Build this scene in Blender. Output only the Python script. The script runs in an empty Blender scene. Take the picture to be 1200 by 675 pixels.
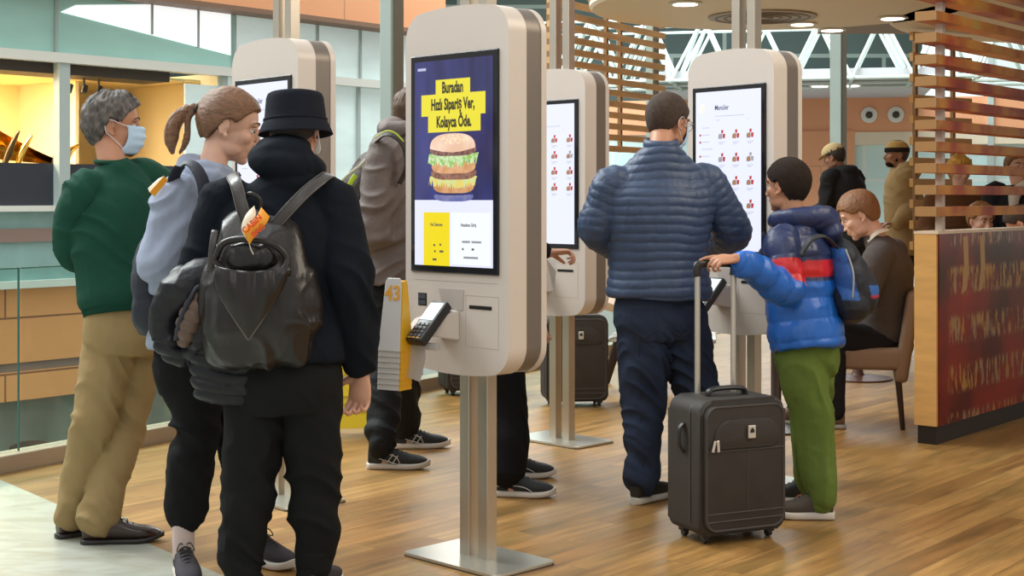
import bpy, bmesh, math, random
import numpy as np
from mathutils import Vector, Matrix, noise
V = Vector
PI = math.pi
random.seed(7)
SC = bpy.context.scene
COL = SC.collection

# ---------------- camera, world, lights, exposure ----------------
F = 1700.0            # focal length in pixels of the 1200 px wide frame
EYE = 1.34            # camera height
HOR = 231.0           # picture row of the horizon
cam_d = bpy.data.cameras.new('camera')
cam_d.sensor_width = 36.0
cam_d.lens = F / 1200.0 * 36.0
cam_d.shift_y = -(337.5 - HOR) / 1200.0
cam_d.clip_end = 300
cam = bpy.data.objects.new('camera', cam_d)
COL.objects.link(cam)
cam.location = (0, 0, EYE)
cam.rotation_euler = (PI / 2, 0, 0)
SC.camera = cam

SC.view_settings.view_transform = 'Standard'
SC.view_settings.look = 'None'
SC.view_settings.gamma = 1.0
SC.view_settings.use_curve_mapping = False
SC.view_settings.exposure = 0.0

W = bpy.data.worlds.new('hall_light')
SC.world = W
W.use_nodes = True
wb = W.node_tree.nodes['Background']
wb.inputs[0].default_value = (1.0, 0.97, 0.93, 1)
wb.inputs[1].default_value = 0.58

def area(name, loc, rot, size, power, col=(1, 1, 1), sizey=None, spread=PI):
    l = bpy.data.lights.new(name, 'AREA')
    l.energy = power; l.color = col; l.size = size
    if sizey: l.shape = 'RECTANGLE'; l.size_y = sizey
    l.spread = spread
    o = bpy.data.objects.new(name, l)
    o.location = loc; o.rotation_euler = rot
    COL.objects.link(o)
    return o

area('hall_skylight', (-4.0, 4.0, 7.5), (0.0, -0.35, 0), 7.0, 260, (0.96, 0.98, 1.0))
area('restaurant_ceiling_light', (4.6, 5.0, 4.2), (0.1, 0.55, 0), 2.6, 180, (1.0, 0.86, 0.66))
area('entrance_ceiling_light', (0.6, -0.5, 4.6), (0.75, 0.0, 0), 3.0, 60, (1.0, 0.95, 0.88))
area('far_hall_skylight', (3.0, 25.0, 7.0), (0, 0, 0), 12.0, 2500, (0.93, 0.98, 1.0))
area('void_skylight', (-9.0, 12.0, 10.0), (0.0, -0.2, 0), 9.0, 3400, (0.93, 1.0, 0.98))

def at(px, py, Y):
    return V(((px - 600.0) / F * Y, Y, EYE - (py - HOR) / F * Y))

# ---------------- materials ----------------
MATS = {}
def mat(name, col=(0.5, 0.5, 0.5), rough=0.6, metal=0.0, bump=None, emit=None, spec=0.5, attr=False, var=None, sheen=0.0, alpha=None, trans=None, coat=0.0):
    """bump=(scale, strength[, stretch xyz]); var=(scale, amount) mottles the colour."""
    if name in MATS: return MATS[name]
    m = bpy.data.materials.new(name); MATS[name] = m
    m.use_nodes = True
    nt = m.node_tree; N = nt.nodes; L = nt.links
    b = N['Principled BSDF']
    b.inputs['Base Color'].default_value = (*col, 1)
    b.inputs['Roughness'].default_value = rough
    b.inputs['Metallic'].default_value = metal
    b.inputs['Specular IOR Level'].default_value = spec if rough < .8 else .15
    b.inputs['Coat Weight'].default_value = coat
    if sheen:
        b.inputs['Sheen Weight'].default_value = sheen
    if trans:
        b.inputs['Transmission Weight'].default_value = trans
    if alpha is not None:
        b.inputs['Alpha'].default_value = alpha
    if emit:
        b.inputs['Emission Color'].default_value = (*emit[0], 1)
        b.inputs['Emission Strength'].default_value = emit[1]
    tc = N.new('ShaderNodeTexCoord')
    src = None
    if attr:
        a = N.new('ShaderNodeAttribute'); a.attribute_name = 'Col'
        src = a.outputs['Color']
        L.new(src, b.inputs['Base Color'])
    if var:
        nz = N.new('ShaderNodeTexNoise'); nz.inputs['Scale'].default_value = var[0]; nz.inputs['Detail'].default_value = 5
        if len(var) > 2:
            mp = N.new('ShaderNodeMapping'); mp.inputs['Scale'].default_value = var[2]
            L.new(tc.outputs['Object'], mp.inputs[0]); L.new(mp.outputs[0], nz.inputs['Vector'])
        else:
            L.new(tc.outputs['Object'], nz.inputs['Vector'])
        mr = N.new('ShaderNodeMapRange')
        mr.inputs['From Min'].default_value = 0.3; mr.inputs['From Max'].default_value = 0.7
        mr.inputs['To Min'].default_value = 1 - var[1]; mr.inputs['To Max'].default_value = 1 + var[1]
        L.new(nz.outputs['Fac'], mr.inputs['Value'])
        mx = N.new('ShaderNodeVectorMath'); mx.operation = 'SCALE'
        if src: L.new(src, mx.inputs[0])
        else: mx.inputs[0].default_value = col
        L.new(mr.outputs[0], mx.inputs['Scale'])
        L.new(mx.outputs[0], b.inputs['Base Color'])
    if bump:
        nz = N.new('ShaderNodeTexNoise'); nz.inputs['Scale'].default_value = bump[0]; nz.inputs['Detail'].default_value = 6
        if len(bump) > 2:
            mp = N.new('ShaderNodeMapping'); mp.inputs['Scale'].default_value = bump[2]
            L.new(tc.outputs['Object'], mp.inputs[0]); L.new(mp.outputs[0], nz.inputs['Vector'])
        else:
            L.new(tc.outputs['Object'], nz.inputs['Vector'])
        bp = N.new('ShaderNodeBump'); bp.inputs['Strength'].default_value = bump[1]; bp.inputs['Distance'].default_value = 0.01
        L.new(nz.outputs['Fac'], bp.inputs['Height']); L.new(bp.outputs[0], b.inputs['Normal'])
    return m

# ---------------- object helpers ----------------
def tag(o, label=None, cat=None, group=None, kind=None):
    if label: o['label'] = label
    if cat: o['category'] = cat
    if group: o['group'] = group
    if kind: o['kind'] = kind
    return o

def thing(name, label, cat, loc=(0, 0, 0), rz=0.0, group=None):
    o = bpy.data.objects.new(name, None); COL.objects.link(o)
    o.location = loc; o.rotation_euler = (0, 0, rz); o.empty_display_size = 0.1
    return tag(o, label, cat, group)

def wmat(o):
    m = Matrix.LocRotScale(o.location, o.rotation_euler, o.scale)
    return wmat(o.parent) @ m if o.parent else m

class MB:
    """collects shapes; build() links them as one mesh object"""
    def __init__(s): s.bm = bmesh.new()
    def box(s, lo, hi, bev=0.0, seg=2, M=None):
        lo = V(lo); hi = V(hi)
        c = (lo + hi) / 2; d = hi - lo
        r = bmesh.ops.create_cube(s.bm, size=1.0)
        vs = r['verts']
        for v in vs: v.co = V((v.co.x * d.x, v.co.y * d.y, v.co.z * d.z)) + c
        if bev > 0:
            es = list({e for v in vs for e in v.link_edges})
            r2 = bmesh.ops.bevel(s.bm, geom=es, offset=bev, segments=seg, affect='EDGES', profile=0.5)
            vs = list({v for f in r2['faces'] for v in f.verts} | {v for v in vs if v.is_valid})
        if M is not None:
            for v in vs: v.co = M @ v.co
        return vs
    def prism(s, pts, y0, y1, bev=0.0, seg=3, M=None, axis='y'):
        """outline pts (x,z) extruded along y from y0 to y1; outer rims optionally bevelled"""
        def mk(p, t):
            if axis == 'y': return V((p[0], t, p[1]))
            if axis == 'z': return V((p[0], p[1], t))
            return V((t, p[0], p[1]))
        a = [s.bm.verts.new(mk(p, y0)) for p in pts]
        b = [s.bm.verts.new(mk(p, y1)) for p in pts]
        n = len(pts)
        fs = [s.bm.faces.new(a), s.bm.faces.new(b[::-1])]
        for i in range(n): fs.append(s.bm.faces.new((a[(i + 1) % n], a[i], b[i], b[(i + 1) % n])))
        vs = a + b
        if bev > 0:
            es = [e for e in set(fs[0].edges) | set(fs[1].edges)]
            r = bmesh.ops.bevel(s.bm, geom=es, offset=bev, segments=seg, affect='EDGES', profile=0.5)
            vs = list({v for f in r['faces'] for v in f.verts} | {v for v in vs if v.is_valid})
        if M is not None:
            for v in vs: v.co = M @ v.co
        return vs
    def tube(s, pts, rad, n=10, sub=1, hint=None, cap=True, closed=False):
        """rad: number, list, or list of (a,b) with hint giving the a direction"""
        pts = [V(p) for p in pts]
        if not isinstance(rad, (list, tuple)) or (isinstance(rad, tuple)): rad = [rad] * len(pts)
        rad = [r if isinstance(r, (tuple, list)) else (r, r) for r in rad]
        if sub > 1: pts, rad = cr(pts, sub), cr(rad, sub)
        tn = []
        m = len(pts)
        for i in range(m):
            if closed: t = pts[(i + 1) % m] - pts[i - 1]
            else: t = pts[min(i + 1, m - 1)] - pts[max(i - 1, 0)]
            if t.length < 1e-9: t = V((0, 0, 1))
            tn.append(t.normalized())
        u = V(hint) if hint is not None else (V((0, 0, 1)) if abs(tn[0].z) < 0.9 else V((1, 0, 0)))
        rings = []
        for i in range(m):
            t = tn[i]
            if hint is not None and i > 0 and abs(V(hint).dot(t)) < 0.95: u = V(hint)
            u = (u - t * u.dot(t)).normalized()
            w = t.cross(u)
            rings.append((pts[i], u.copy(), w, rad[i]))
        vs = []
        for c, uu, w, (a, b) in rings:
            vs.append([s.bm.verts.new(c + uu * (a * math.cos(k * 2 * PI / n)) + w * (b * math.sin(k * 2 * PI / n))) for k in range(n)])
        rng = range(m) if closed else range(m - 1)
        for i in rng:
            A = vs[i]; B = vs[(i + 1) % m]
            for k in range(n): s.bm.faces.new((A[k], A[(k + 1) % n], B[(k + 1) % n], B[k]))
        if cap and not closed:
            s.bm.faces.new(vs[0][::-1]); s.bm.faces.new(vs[-1])
        return [v for r in vs for v in r]
    def limb(s, pts, rad, n=18, sub=5, hint=None):
        """tube with rounded ends"""
        P = [V(p) for p in pts]
        R = [r if isinstance(r, (tuple, list)) else (r, r) for r in rad]
        P2, R2 = (cr(P, sub), cr(R, sub)) if sub > 1 and len(P) > 1 else (P, R)
        t0 = (P2[0] - P2[1]).normalized(); t1 = (P2[-1] - P2[-2]).normalized()
        pre, pr, post, po = [], [], [], []
        for k in range(4):
            a = (k + 0.3) / 4.3 * PI / 2
            ro = min(R2[0]); r1 = min(R2[-1])
            pre.append(P2[0] + t0 * ro * math.cos(a)); pr.append((R2[0][0] * math.sin(a), R2[0][1] * math.sin(a)))
            post.append(P2[-1] + t1 * r1 * math.cos(a)); po.append((R2[-1][0] * math.sin(a), R2[-1][1] * math.sin(a)))
        return s.tube(pre + P2 + post[::-1], pr + list(R2) + po[::-1], n=n, hint=hint)
    def loft(s, rings, n=28, sub=5, ex=2.0, cap=True):
        """rings: (centre, u, v, a, b) -> superellipse rings joined"""
        C = cr([V(r[0]) for r in rings], sub); U = cr([V(r[1]) for r in rings], sub); Vv = cr([V(r[2]) for r in rings], sub)
        AB = cr([(r[3], r[4]) for r in rings], sub)
        vs = []
        for c, u, v, (a, b) in zip(C, U, Vv, AB):
            u = u.normalized(); v = v.normalized(); ring = []
            for k in range(n):
                t = k * 2 * PI / n; ct, st = math.cos(t), math.sin(t)
                e = 2.0 / ex
                ring.append(s.bm.verts.new(c + u * (a * math.copysign(abs(ct) ** e, ct)) + v * (b * math.copysign(abs(st) ** e, st))))
            vs.append(ring)
        for A, B in zip(vs, vs[1:]):
            for k in range(n): s.bm.faces.new((A[k], A[(k + 1) % n], B[(k + 1) % n], B[k]))
        if cap: s.bm.faces.new(vs[0][::-1]); s.bm.faces.new(vs[-1])
        return [v for r in vs for v in r]
    def ell(s, c, r, M=None, rot=None, n=20):
        r_ = bmesh.ops.create_uvsphere(s.bm, u_segments=n, v_segments=max(8, n // 2 + 2), radius=1.0)
        T = Matrix.Translation(V(c))
        if rot is not None: T = T @ rot.to_4x4()
        T = T @ Matrix.Diagonal((*(r if isinstance(r, (tuple, list)) else (r, r, r)), 1))
        if M is not None: T = M @ T
        for v in r_['verts']: v.co = T @ v.co
        return r_['verts']
    def lathe(s, prof, n=32, M=None, ell=(1, 1)):
        vs = [[s.bm.verts.new((r * math.cos(k * 2 * PI / n) * ell[0], r * math.sin(k * 2 * PI / n) * ell[1], z)) for k in range(n)] for r, z in prof]
        for A, B in zip(vs, vs[1:]):
            for k in range(n): s.bm.faces.new((A[k], A[(k + 1) % n], B[(k + 1) % n], B[k]))
        s.bm.faces.new(vs[0][::-1]); s.bm.faces.new(vs[-1])
        out = [v for r in vs for v in r]
        if M is not None:
            for v in out: v.co = M @ v.co
        return out
    def poly(s, pts):
        return s.bm.faces.new([s.bm.verts.new(V(p)) for p in pts])
    def grid(s, fn, nu, nv):
        g = [[s.bm.verts.new(fn(i / nu, j / nv)) for j in range(nv + 1)] for i in range(nu + 1)]
        for i in range(nu):
            for j in range(nv): s.bm.faces.new((g[i][j], g[i + 1][j], g[i + 1][j + 1], g[i][j + 1]))
        return g
    def xf(s, vs, M):
        for v in vs: v.co = M @ v.co
    def build(s, name, m, parent=None, smooth=False, world=False, label=None, recalc=True, autos=None):
        if recalc: bmesh.ops.recalc_face_normals(s.bm, faces=s.bm.faces)
        me = bpy.data.meshes.new(name); s.bm.to_mesh(me); s.bm.free()
        return finish(name, me, m, parent, smooth, world, label, autos)

def finish(name, me, m, parent=None, smooth=False, world=False, label=None, autos=None):
    if m: me.materials.append(m)
    o = bpy.data.objects.new(name, me); COL.objects.link(o)
    if parent is not None:
        o.parent = parent
        if world: me.transform(wmat(parent).inverted())
    if smooth: me.shade_smooth()
    elif autos is not None:
        me.shade_smooth(); me.set_sharp_from_angle(angle=autos)
    if label: o['label'] = label
    return o

def cr(P, sub):
    """Catmull-Rom resampling for vectors or tuples"""
    tup = not isinstance(P[0], Vector)
    A = [np.array(p, float) for p in P]
    n = len(A); out = []
    for i in range(n - 1):
        p0, p1, p2, p3 = A[max(i - 1, 0)], A[i], A[i + 1], A[min(i + 2, n - 1)]
        for k in range(sub):
            t = k / sub
            q = 0.5 * (2 * p1 + (p2 - p0) * t + (2 * p0 - 5 * p1 + 4 * p2 - p3) * t * t + (3 * p1 - 3 * p2 + p3 - p0) * t ** 3)
            out.append(q)
    out.append(A[-1])
    if tup: return [tuple(np.maximum(q, 1e-4)) for q in out]
    return [V(q) for q in out]

# vectorised value noise
def _h(ix, iy, iz):
    n = (ix * 374761393 + iy * 668265263 + iz * 1274126177) & 0xffffffff
    n = ((n ^ (n >> 13)) * 1274126177) & 0xffffffff
    return ((n ^ (n >> 16)) & 0xffff) / 65535.0
def vnoise(p):
    i = np.floor(p).astype(np.int64); f = p - i; f = f * f * f * (f * (f * 6 - 15) + 10)
    x, y, z = i[:, 0], i[:, 1], i[:, 2]; fx, fy, fz = f[:, 0], f[:, 1], f[:, 2]
    def L(a, b, t): return a + (b - a) * t
    c = [[[_h(x + a, y + b, z + d) for d in (0, 1)] for b in (0, 1)] for a in (0, 1)]
    return L(L(L(c[0][0][0], c[1][0][0], fx), L(c[0][1][0], c[1][1][0], fx), fy), L(L(c[0][0][1], c[1][0][1], fx), L(c[0][1][1], c[1][1][1], fx), fy), fz) * 2 - 1
def ridge(p): return 1 - 2 * np.abs(vnoise(p))

def organic(mb, name, m, parent, voxel=0.006, smooth=4, disp=None, colfn=None, label=None, post=1):
    """fuse the collected closed shapes into one continuous skin, then displace it (world-space fn(co, normal)->metres)"""
    bmesh.ops.recalc_face_normals(mb.bm, faces=mb.bm.faces)
    me = bpy.data.meshes.new(name); mb.bm.to_mesh(me); mb.bm.free()
    o = bpy.data.objects.new('tmp', me); COL.objects.link(o)
    md = o.modifiers.new('r', 'REMESH'); md.mode = 'VOXEL'; md.voxel_size = voxel; md.use_smooth_shade = True
    if smooth:
        sm = o.modifiers.new('s', 'SMOOTH'); sm.iterations = smooth; sm.factor = 0.5
    dg = bpy.context.evaluated_depsgraph_get()
    me2 = bpy.data.meshes.new_from_object(o.evaluated_get(dg), depsgraph=dg)
    bpy.data.objects.remove(o); bpy.data.meshes.remove(me)
    me2.name = name; me2.materials.clear()
    n = len(me2.vertices)
    co = np.empty(n * 3, np.float32); me2.vertices.foreach_get('co', co); co = co.reshape(-1, 3).astype(float)
    if disp is not None:
        nr = np.empty(n * 3, np.float32); me2.vertices.foreach_get('normal', nr); nr = nr.reshape(-1, 3).astype(float)
        co2 = co + nr * disp(co, nr)[:, None]
        me2.vertices.foreach_set('co', co2.astype(np.float32).ravel())
    if colfn is not None:
        ca = me2.color_attributes.new('Col', 'FLOAT_COLOR', 'POINT')
        c = np.ones((n, 4), np.float32); c[:, :3] = colfn(co)
        ca.data.foreach_set('color', c.ravel())
    me2.update()
    return finish(name, me2, m, parent, True, True, label)

def text(s, name, m, parent, M, size=0.05, bold=0.0, sx=1.0, align='CENTER', depth=0.0006, label=None):
    cu = bpy.data.curves.new(name, 'FONT'); cu.body = s; cu.size = size; cu.align_x = align; cu.align_y = 'CENTER'
    cu.offset = bold; cu.extrude = depth; cu.resolution_u = 3
    o = bpy.data.objects.new('tmp', cu); COL.objects.link(o)
    dg = bpy.context.evaluated_depsgraph_get()
    me = bpy.data.meshes.new_from_object(o.evaluated_get(dg), depsgraph=dg)
    bpy.data.objects.remove(o)
    me.name = name; me.materials.clear()
    me.transform(M @ Matrix.Diagonal((sx, 1, 1, 1)))
    return finish(name, me, m, parent, label=label)

def copy_thing(root, loc, rz=None, label=None, group=None):
    r = root.copy(); COL.objects.link(r); r.location = loc
    if rz is not None: r.rotation_euler = (0, 0, rz)
    if label: r['label'] = label
    if group: r['group'] = group
    for ch in list(root.children):
        c = ch.copy(); COL.objects.link(c); c.parent = r
        for g in list(ch.children):
            d = g.copy(); COL.objects.link(d); d.parent = c
    return r
# ---------------- the setting ----------------
GA = math.radians(39.5)                    # direction of planks and of the partition, from +Y towards +X
gd = V((math.sin(GA), math.cos(GA), 0)); gp = V((math.cos(GA), -math.sin(GA), 0))
BA = math.radians(31.9)                    # the balustrade line and its row of columns
bd = V((math.sin(BA), math.cos(BA), 0)); bp_ = V((math.cos(BA), -math.sin(BA), 0)); B0 = V((-2.47, 7.01, 0))

def floor_mat():
    m = bpy.data.materials.new('oak_plank_floor'); m.use_nodes = True
    nt = m.node_tree; N = nt.nodes; L = nt.links; b = N['Principled BSDF']
    tc = N.new('ShaderNodeTexCoord')
    mp = N.new('ShaderNodeMapping'); mp.inputs['Rotation'].default_value = (0, 0, -(PI / 2 - GA))
    L.new(tc.outputs['Object'], mp.inputs[0])
    br = N.new('ShaderNodeTexBrick')
    br.inputs['Color1'].default_value = (0, 0, 0, 1); br.inputs['Color2'].default_value = (1, 1, 1, 1)
    br.inputs['Mortar'].default_value = (0.5, 0.5, 0.5, 1)
    br.inputs['Scale'].default_value = 1.0; br.inputs['Mortar Size'].default_value = 0.0016
    br.inputs['Brick Width'].default_value = 1.5; br.inputs['Row Height'].default_value = 0.115; br.inputs['Bias'].default_value = 0.0
    br.offset = 0.37; br.offset_frequency = 2; br.squash = 0.7; br.squash_frequency = 3
    L.new(mp.outputs[0], br.inputs['Vector'])
    # grain: noise stretched along the plank, shifted per plank
    add = N.new('ShaderNodeVectorMath'); add.operation = 'MULTIPLY_ADD'
    L.new(br.outputs['Color'], add.inputs[0]); add.inputs[1].default_value = (7, 13, 5); L.new(mp.outputs[0], add.inputs[2])
    mg = N.new('ShaderNodeMapping'); mg.inputs['Scale'].default_value = (1.6, 22, 1); L.new(add.outputs[0], mg.inputs[0])
    n1 = N.new('ShaderNodeTexNoise'); n1.inputs['Scale'].default_value = 1.3; n1.inputs['Detail'].default_value = 9; n1.inputs['Roughness'].default_value = 0.68
    L.new(mg.outputs[0], n1.inputs['Vector'])
    n2 = N.new('ShaderNodeTexNoise'); n2.inputs['Scale'].default_value = 2.3; n2.inputs['Detail'].default_value = 4
    mg2 = N.new('ShaderNodeMapping'); mg2.inputs['Scale'].default_value = (0.8, 3.5, 1); L.new(add.outputs[0], mg2.inputs[0]); L.new(mg2.outputs[0], n2.inputs['Vector'])
    r1 = N.new('ShaderNodeValToRGB')
    e = r1.color_ramp.elements
    e[0].position = 0.0; e[0].color = (0.32, 0.165, 0.052, 1)
    e[1].position = 1.0; e[1].color = (0.47, 0.27, 0.092, 1)
    for p, c in ((0.25, (0.42, 0.225, 0.074, 1)), (0.5, (0.49, 0.285, 0.102, 1)), (0.72, (0.38, 0.21, 0.068, 1))):
        x = e.new(p); x.color = c
    L.new(br.outputs['Color'], r1.inputs[0])
    r2 = N.new('ShaderNodeValToRGB'); e = r2.color_ramp.elements
    e[0].position = 0.30; e[0].color = (0.52, 0.46, 0.37, 1); e[1].position = 0.72; e[1].color = (1.16, 1.14, 1.06, 1)
    L.new(n1.outputs['Fac'], r2.inputs[0])
    mx = N.new('ShaderNodeMix'); mx.data_type = 'RGBA'; mx.blend_type = 'MULTIPLY'; mx.inputs['Factor'].default_value = 1
    L.new(r1.outputs[0], mx.inputs['A']); L.new(r2.outputs[0], mx.inputs['B'])
    r3 = N.new('ShaderNodeValToRGB'); e = r3.color_ramp.elements
    e[0].position = 0.33; e[0].color = (0.60, 0.68, 0.66, 1); e[1].position = 0.55; e[1].color = (1, 1, 1, 1)
    L.new(n2.outputs['Fac'], r3.inputs[0])
    m2 = N.new('ShaderNodeMix'); m2.data_type = 'RGBA'; m2.blend_type = 'MULTIPLY'; m2.inputs['Factor'].default_value = 0.85
    L.new(mx.outputs['Result'], m2.inputs['A']); L.new(r3.outputs[0], m2.inputs['B'])
    m3 = N.new('ShaderNodeMix'); m3.data_type = 'RGBA'
    L.new(br.outputs['Fac'], m3.inputs['Factor']); L.new(m2.outputs['Result'], m3.inputs['A']); m3.inputs['B'].default_value = (0.16, 0.08, 0.03, 1)
    L.new(m3.outputs['Result'], b.inputs['Base Color'])
    mr = N.new('ShaderNodeMapRange'); mr.inputs['To Min'].default_value = 0.30; mr.inputs['To Max'].default_value = 0.50
    L.new(n1.outputs['Fac'], mr.inputs['Value']); L.new(mr.outputs[0], b.inputs['Roughness'])
    bu = N.new('ShaderNodeBump'); bu.inputs['Strength'].default_value = 0.25; bu.inputs['Distance'].default_value = 0.002
    L.new(n1.outputs['Fac'], bu.inputs['Height']); L.new(bu.outputs[0], b.inputs['Normal'])
    return m

def marble_mat():
    m = bpy.data.materials.new('pale_stone_floor'); m.use_nodes = True
    nt = m.node_tree; N = nt.nodes; L = nt.links; b = N['Principled BSDF']
    tc = N.new('ShaderNodeTexCoord')
    mp = N.new('ShaderNodeMapping'); mp.inputs['Rotation'].default_value = (0, 0, GA); L.new(tc.outputs['Object'], mp.inputs[0])
    br = N.new('ShaderNodeTexBrick'); br.inputs['Color1'].default_value = (0.44, 0.455, 0.41, 1); br.inputs['Color2'].default_value = (0.37, 0.40, 0.365, 1)
    br.inputs['Mortar'].default_value = (0.40, 0.40, 0.36, 1); br.inputs['Scale'].default_value = 1; br.inputs['Mortar Size'].default_value = 0.002
    br.inputs['Brick Width'].default_value = 1.1; br.inputs['Row Height'].default_value = 0.55
    L.new(mp.outputs[0], br.inputs['Vector'])
    n1 = N.new('ShaderNodeTexNoise'); n1.inputs['Scale'].default_value = 4.5; n1.inputs['Detail'].default_value = 9; n1.inputs['Roughness'].default_value = 0.65; n1.inputs['Distortion'].default_value = 1.2
    mp2 = N.new('ShaderNodeMapping'); mp2.inputs['Scale'].default_value = (0.7, 1.7, 1); mp2.inputs['Rotation'].default_value = (0, 0, 0.3); L.new(tc.outputs['Object'], mp2.inputs[0]); L.new(mp2.outputs[0], n1.inputs['Vector'])
    r = N.new('ShaderNodeValToRGB'); e = r.color_ramp.elements
    e[0].position = 0.35; e[0].color = (0.86, 0.80, 0.70, 1); e[1].position = 0.6; e[1].color = (1.12, 1.12, 1.08, 1)
    L.new(n1.outputs['Fac'], r.inputs[0])
    mx = N.new('ShaderNodeMix'); mx.data_type = 'RGBA'; mx.blend_type = 'MULTIPLY'; mx.inputs['Factor'].default_value = 1
    L.new(br.outputs['Color'], mx.inputs['A']); L.new(r.outputs[0], mx.inputs['B']); L.new(mx.outputs['Result'], b.inputs['Base Color'])
    b.inputs['Roughness'].default_value = 0.3
    return m

# marble corner: boundary runs through picture points (0,562) and (200,648)
e0 = at(0, 562, 1); e0 = V((-2.4288, 6.8815, 0)); e1 = V((-1.2853, 5.4627, 0))
ed = (e1 - e0).normalized()
bal = lambda t: B0 + bd * t
def cross_line(p, d, q, e):
    den = d.x * e.y - d.y * e.x
    t = ((q.x - p.x) * e.y - (q.y - p.y) * e.x) / den
    return p + d * t
X0 = cross_line(e0, ed, B0, bd)
mb = MB(); far = 34
mb.poly([X0, e0 + ed * 9.0, V((9.0, -1.2, 0)), V((40, 2, 0)), V((40, 34, 0)), bal(36)])
fl = mb.build('floor', floor_mat()); tag(fl, kind='structure')
mb = MB(); mb.poly([X0, bal(-12), V((-9, -6, 0)), V((9.0, -6, 0)), V((9.0, -1.2, 0)), e0 + ed * 9.0])
tag(mb.build('floor_stone', marble_mat()), kind='structure')
# slab edge under the balustrade
mb = MB()
mb.prism([(-12, -0.45), (36, -0.45), (36, -0.001), (-12, -0.001)], -0.25, -0.05, M=Matrix.Translation(B0) @ Matrix(((bd.x, bp_.x, 0, 0), (bd.y, bp_.y, 0, 0), (0, 0, 1, 0), (0, 0, 0, 1))))
tag(mb.build('floor_slab_edge', mat('beige_edge', (0.5, 0.42, 0.33), 0.6)), kind='structure')

# frame along the balustrade line: local x along the line, y towards the restaurant, z up
MBAL = Matrix.Translation(B0) @ Matrix(((bd.x, bp_.x, 0, 0), (bd.y, bp_.y, 0, 0), (0, 0, 1, 0), (0, 0, 0, 1)))
curb = mat('beige_painted_kerb', (0.40, 0.31, 0.22), 0.45, var=(3, 0.06))
mb = MB(); mb.box((-6, -0.13, 0), (8.2, 0.0, 0.085), 0.006)
o = mb.build('trim_1', curb); o.matrix_world = MBAL; tag(o, kind='structure')

glass = bpy.data.materials.new('balustrade_glass'); glass.use_nodes = True
nt = glass.node_tree; nt.nodes.clear()
go = nt.nodes.new('ShaderNodeOutputMaterial'); mixn = nt.nodes.new('ShaderNodeMixShader'); tr = nt.nodes.new('ShaderNodeBsdfTransparent'); gl = nt.nodes.new('ShaderNodeBsdfGlossy')
tr.inputs[0].default_value = (0.86, 0.95, 0.92, 1); gl.inputs['Roughness'].default_value = 0.02
fr = nt.nodes.new('ShaderNodeLayerWeight'); fr.inputs['Blend'].default_value = 0.25
fp = nt.nodes.new('ShaderNodeMath'); fp.operation = 'POWER'; fp.inputs[1].default_value = 3.0; nt.links.new(fr.outputs['Facing'], fp.inputs[0])
fm = nt.nodes.new('ShaderNodeMath'); fm.operation = 'MULTIPLY_ADD'; fm.inputs[1].default_value = 0.35; fm.inputs[2].default_value = 0.03; nt.links.new(fp.outputs[0], fm.inputs[0])
nt.links.new(fm.outputs[0], mixn.inputs[0]); nt.links.new(tr.outputs[0], mixn.inputs[1]); nt.links.new(gl.outputs[0], mixn.inputs[2]); nt.links.new(mixn.outputs[0], go.inputs[0])
edge_g = mat('green_glass_edge', (0.05, 0.16, 0.13), 0.15)
gx = 0.12
spans = [(-4.2, 0.16), (0.175, 1.9), (1.915, 3.10), (3.32, 5.1), (5.115, 7.07), (7.28, 8.1)]
glabels = ['clear glass balustrade panel cut off by the picture edge beside the pale stone floor', 'clear glass balustrade panel behind the man in the green sweater', 'clear glass balustrade panel behind the girl in the light hoodie', 'clear glass balustrade panel seen beside the yellow floor sign', 'clear glass balustrade panel behind the tall advert kiosk', 'farthest short clear glass balustrade panel, beyond the second column']
for (a, b), lb in zip(spans, glabels):
    t = thing('balustrade_panel', lb, 'glass balustrade', MBAL @ V(((a + b) / 2, -0.065, 0.085)), PI / 2 - BA, 'glass balustrade panels')
    h = (b - a) / 2
    mb = MB(); mb.box((-h, -0.006, 0), (h, 0.006, 0.90)); mb.build('glass_pane', glass, t)
    mb = MB(); mb.box((-h, -0.0065, 0.90), (h, 0.0065, 0.906)); mb.box((h - 0.004, -0.0068, 0), (h, 0.0068, 0.9)); mb.build('pane_edge', edge_g, t)

# columns of the window wall
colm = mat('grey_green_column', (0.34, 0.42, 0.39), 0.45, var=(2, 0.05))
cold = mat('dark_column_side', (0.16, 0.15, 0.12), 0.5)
for i, (px, w, top) in enumerate(((467, 0.155, 5.2), (771.5, 0.12, 5.2), (988, 0.22, 6.5))):
    k = (px - 600) / F
    t = (B0.x - k * B0.y) / (k * bd.y - bd.x)
    c = MBAL @ V((t, -0.07, 0))
    mb = MB()
    a = w * 0.62
    M = Matrix.Translation(c) @ Matrix.Rotation(PI / 2 - BA, 4, 'Z')
    mb.box((-a * .55, -a / 2, -4.5), (a * .55, a / 2, top), 0.006, M=M)
    tag(mb.build('column', colm), kind='structure')
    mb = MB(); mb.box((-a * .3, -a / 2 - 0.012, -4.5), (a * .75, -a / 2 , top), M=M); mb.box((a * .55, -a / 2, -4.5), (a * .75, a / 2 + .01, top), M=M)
    tag(mb.build('column_cladding', cold), kind='structure')

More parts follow.
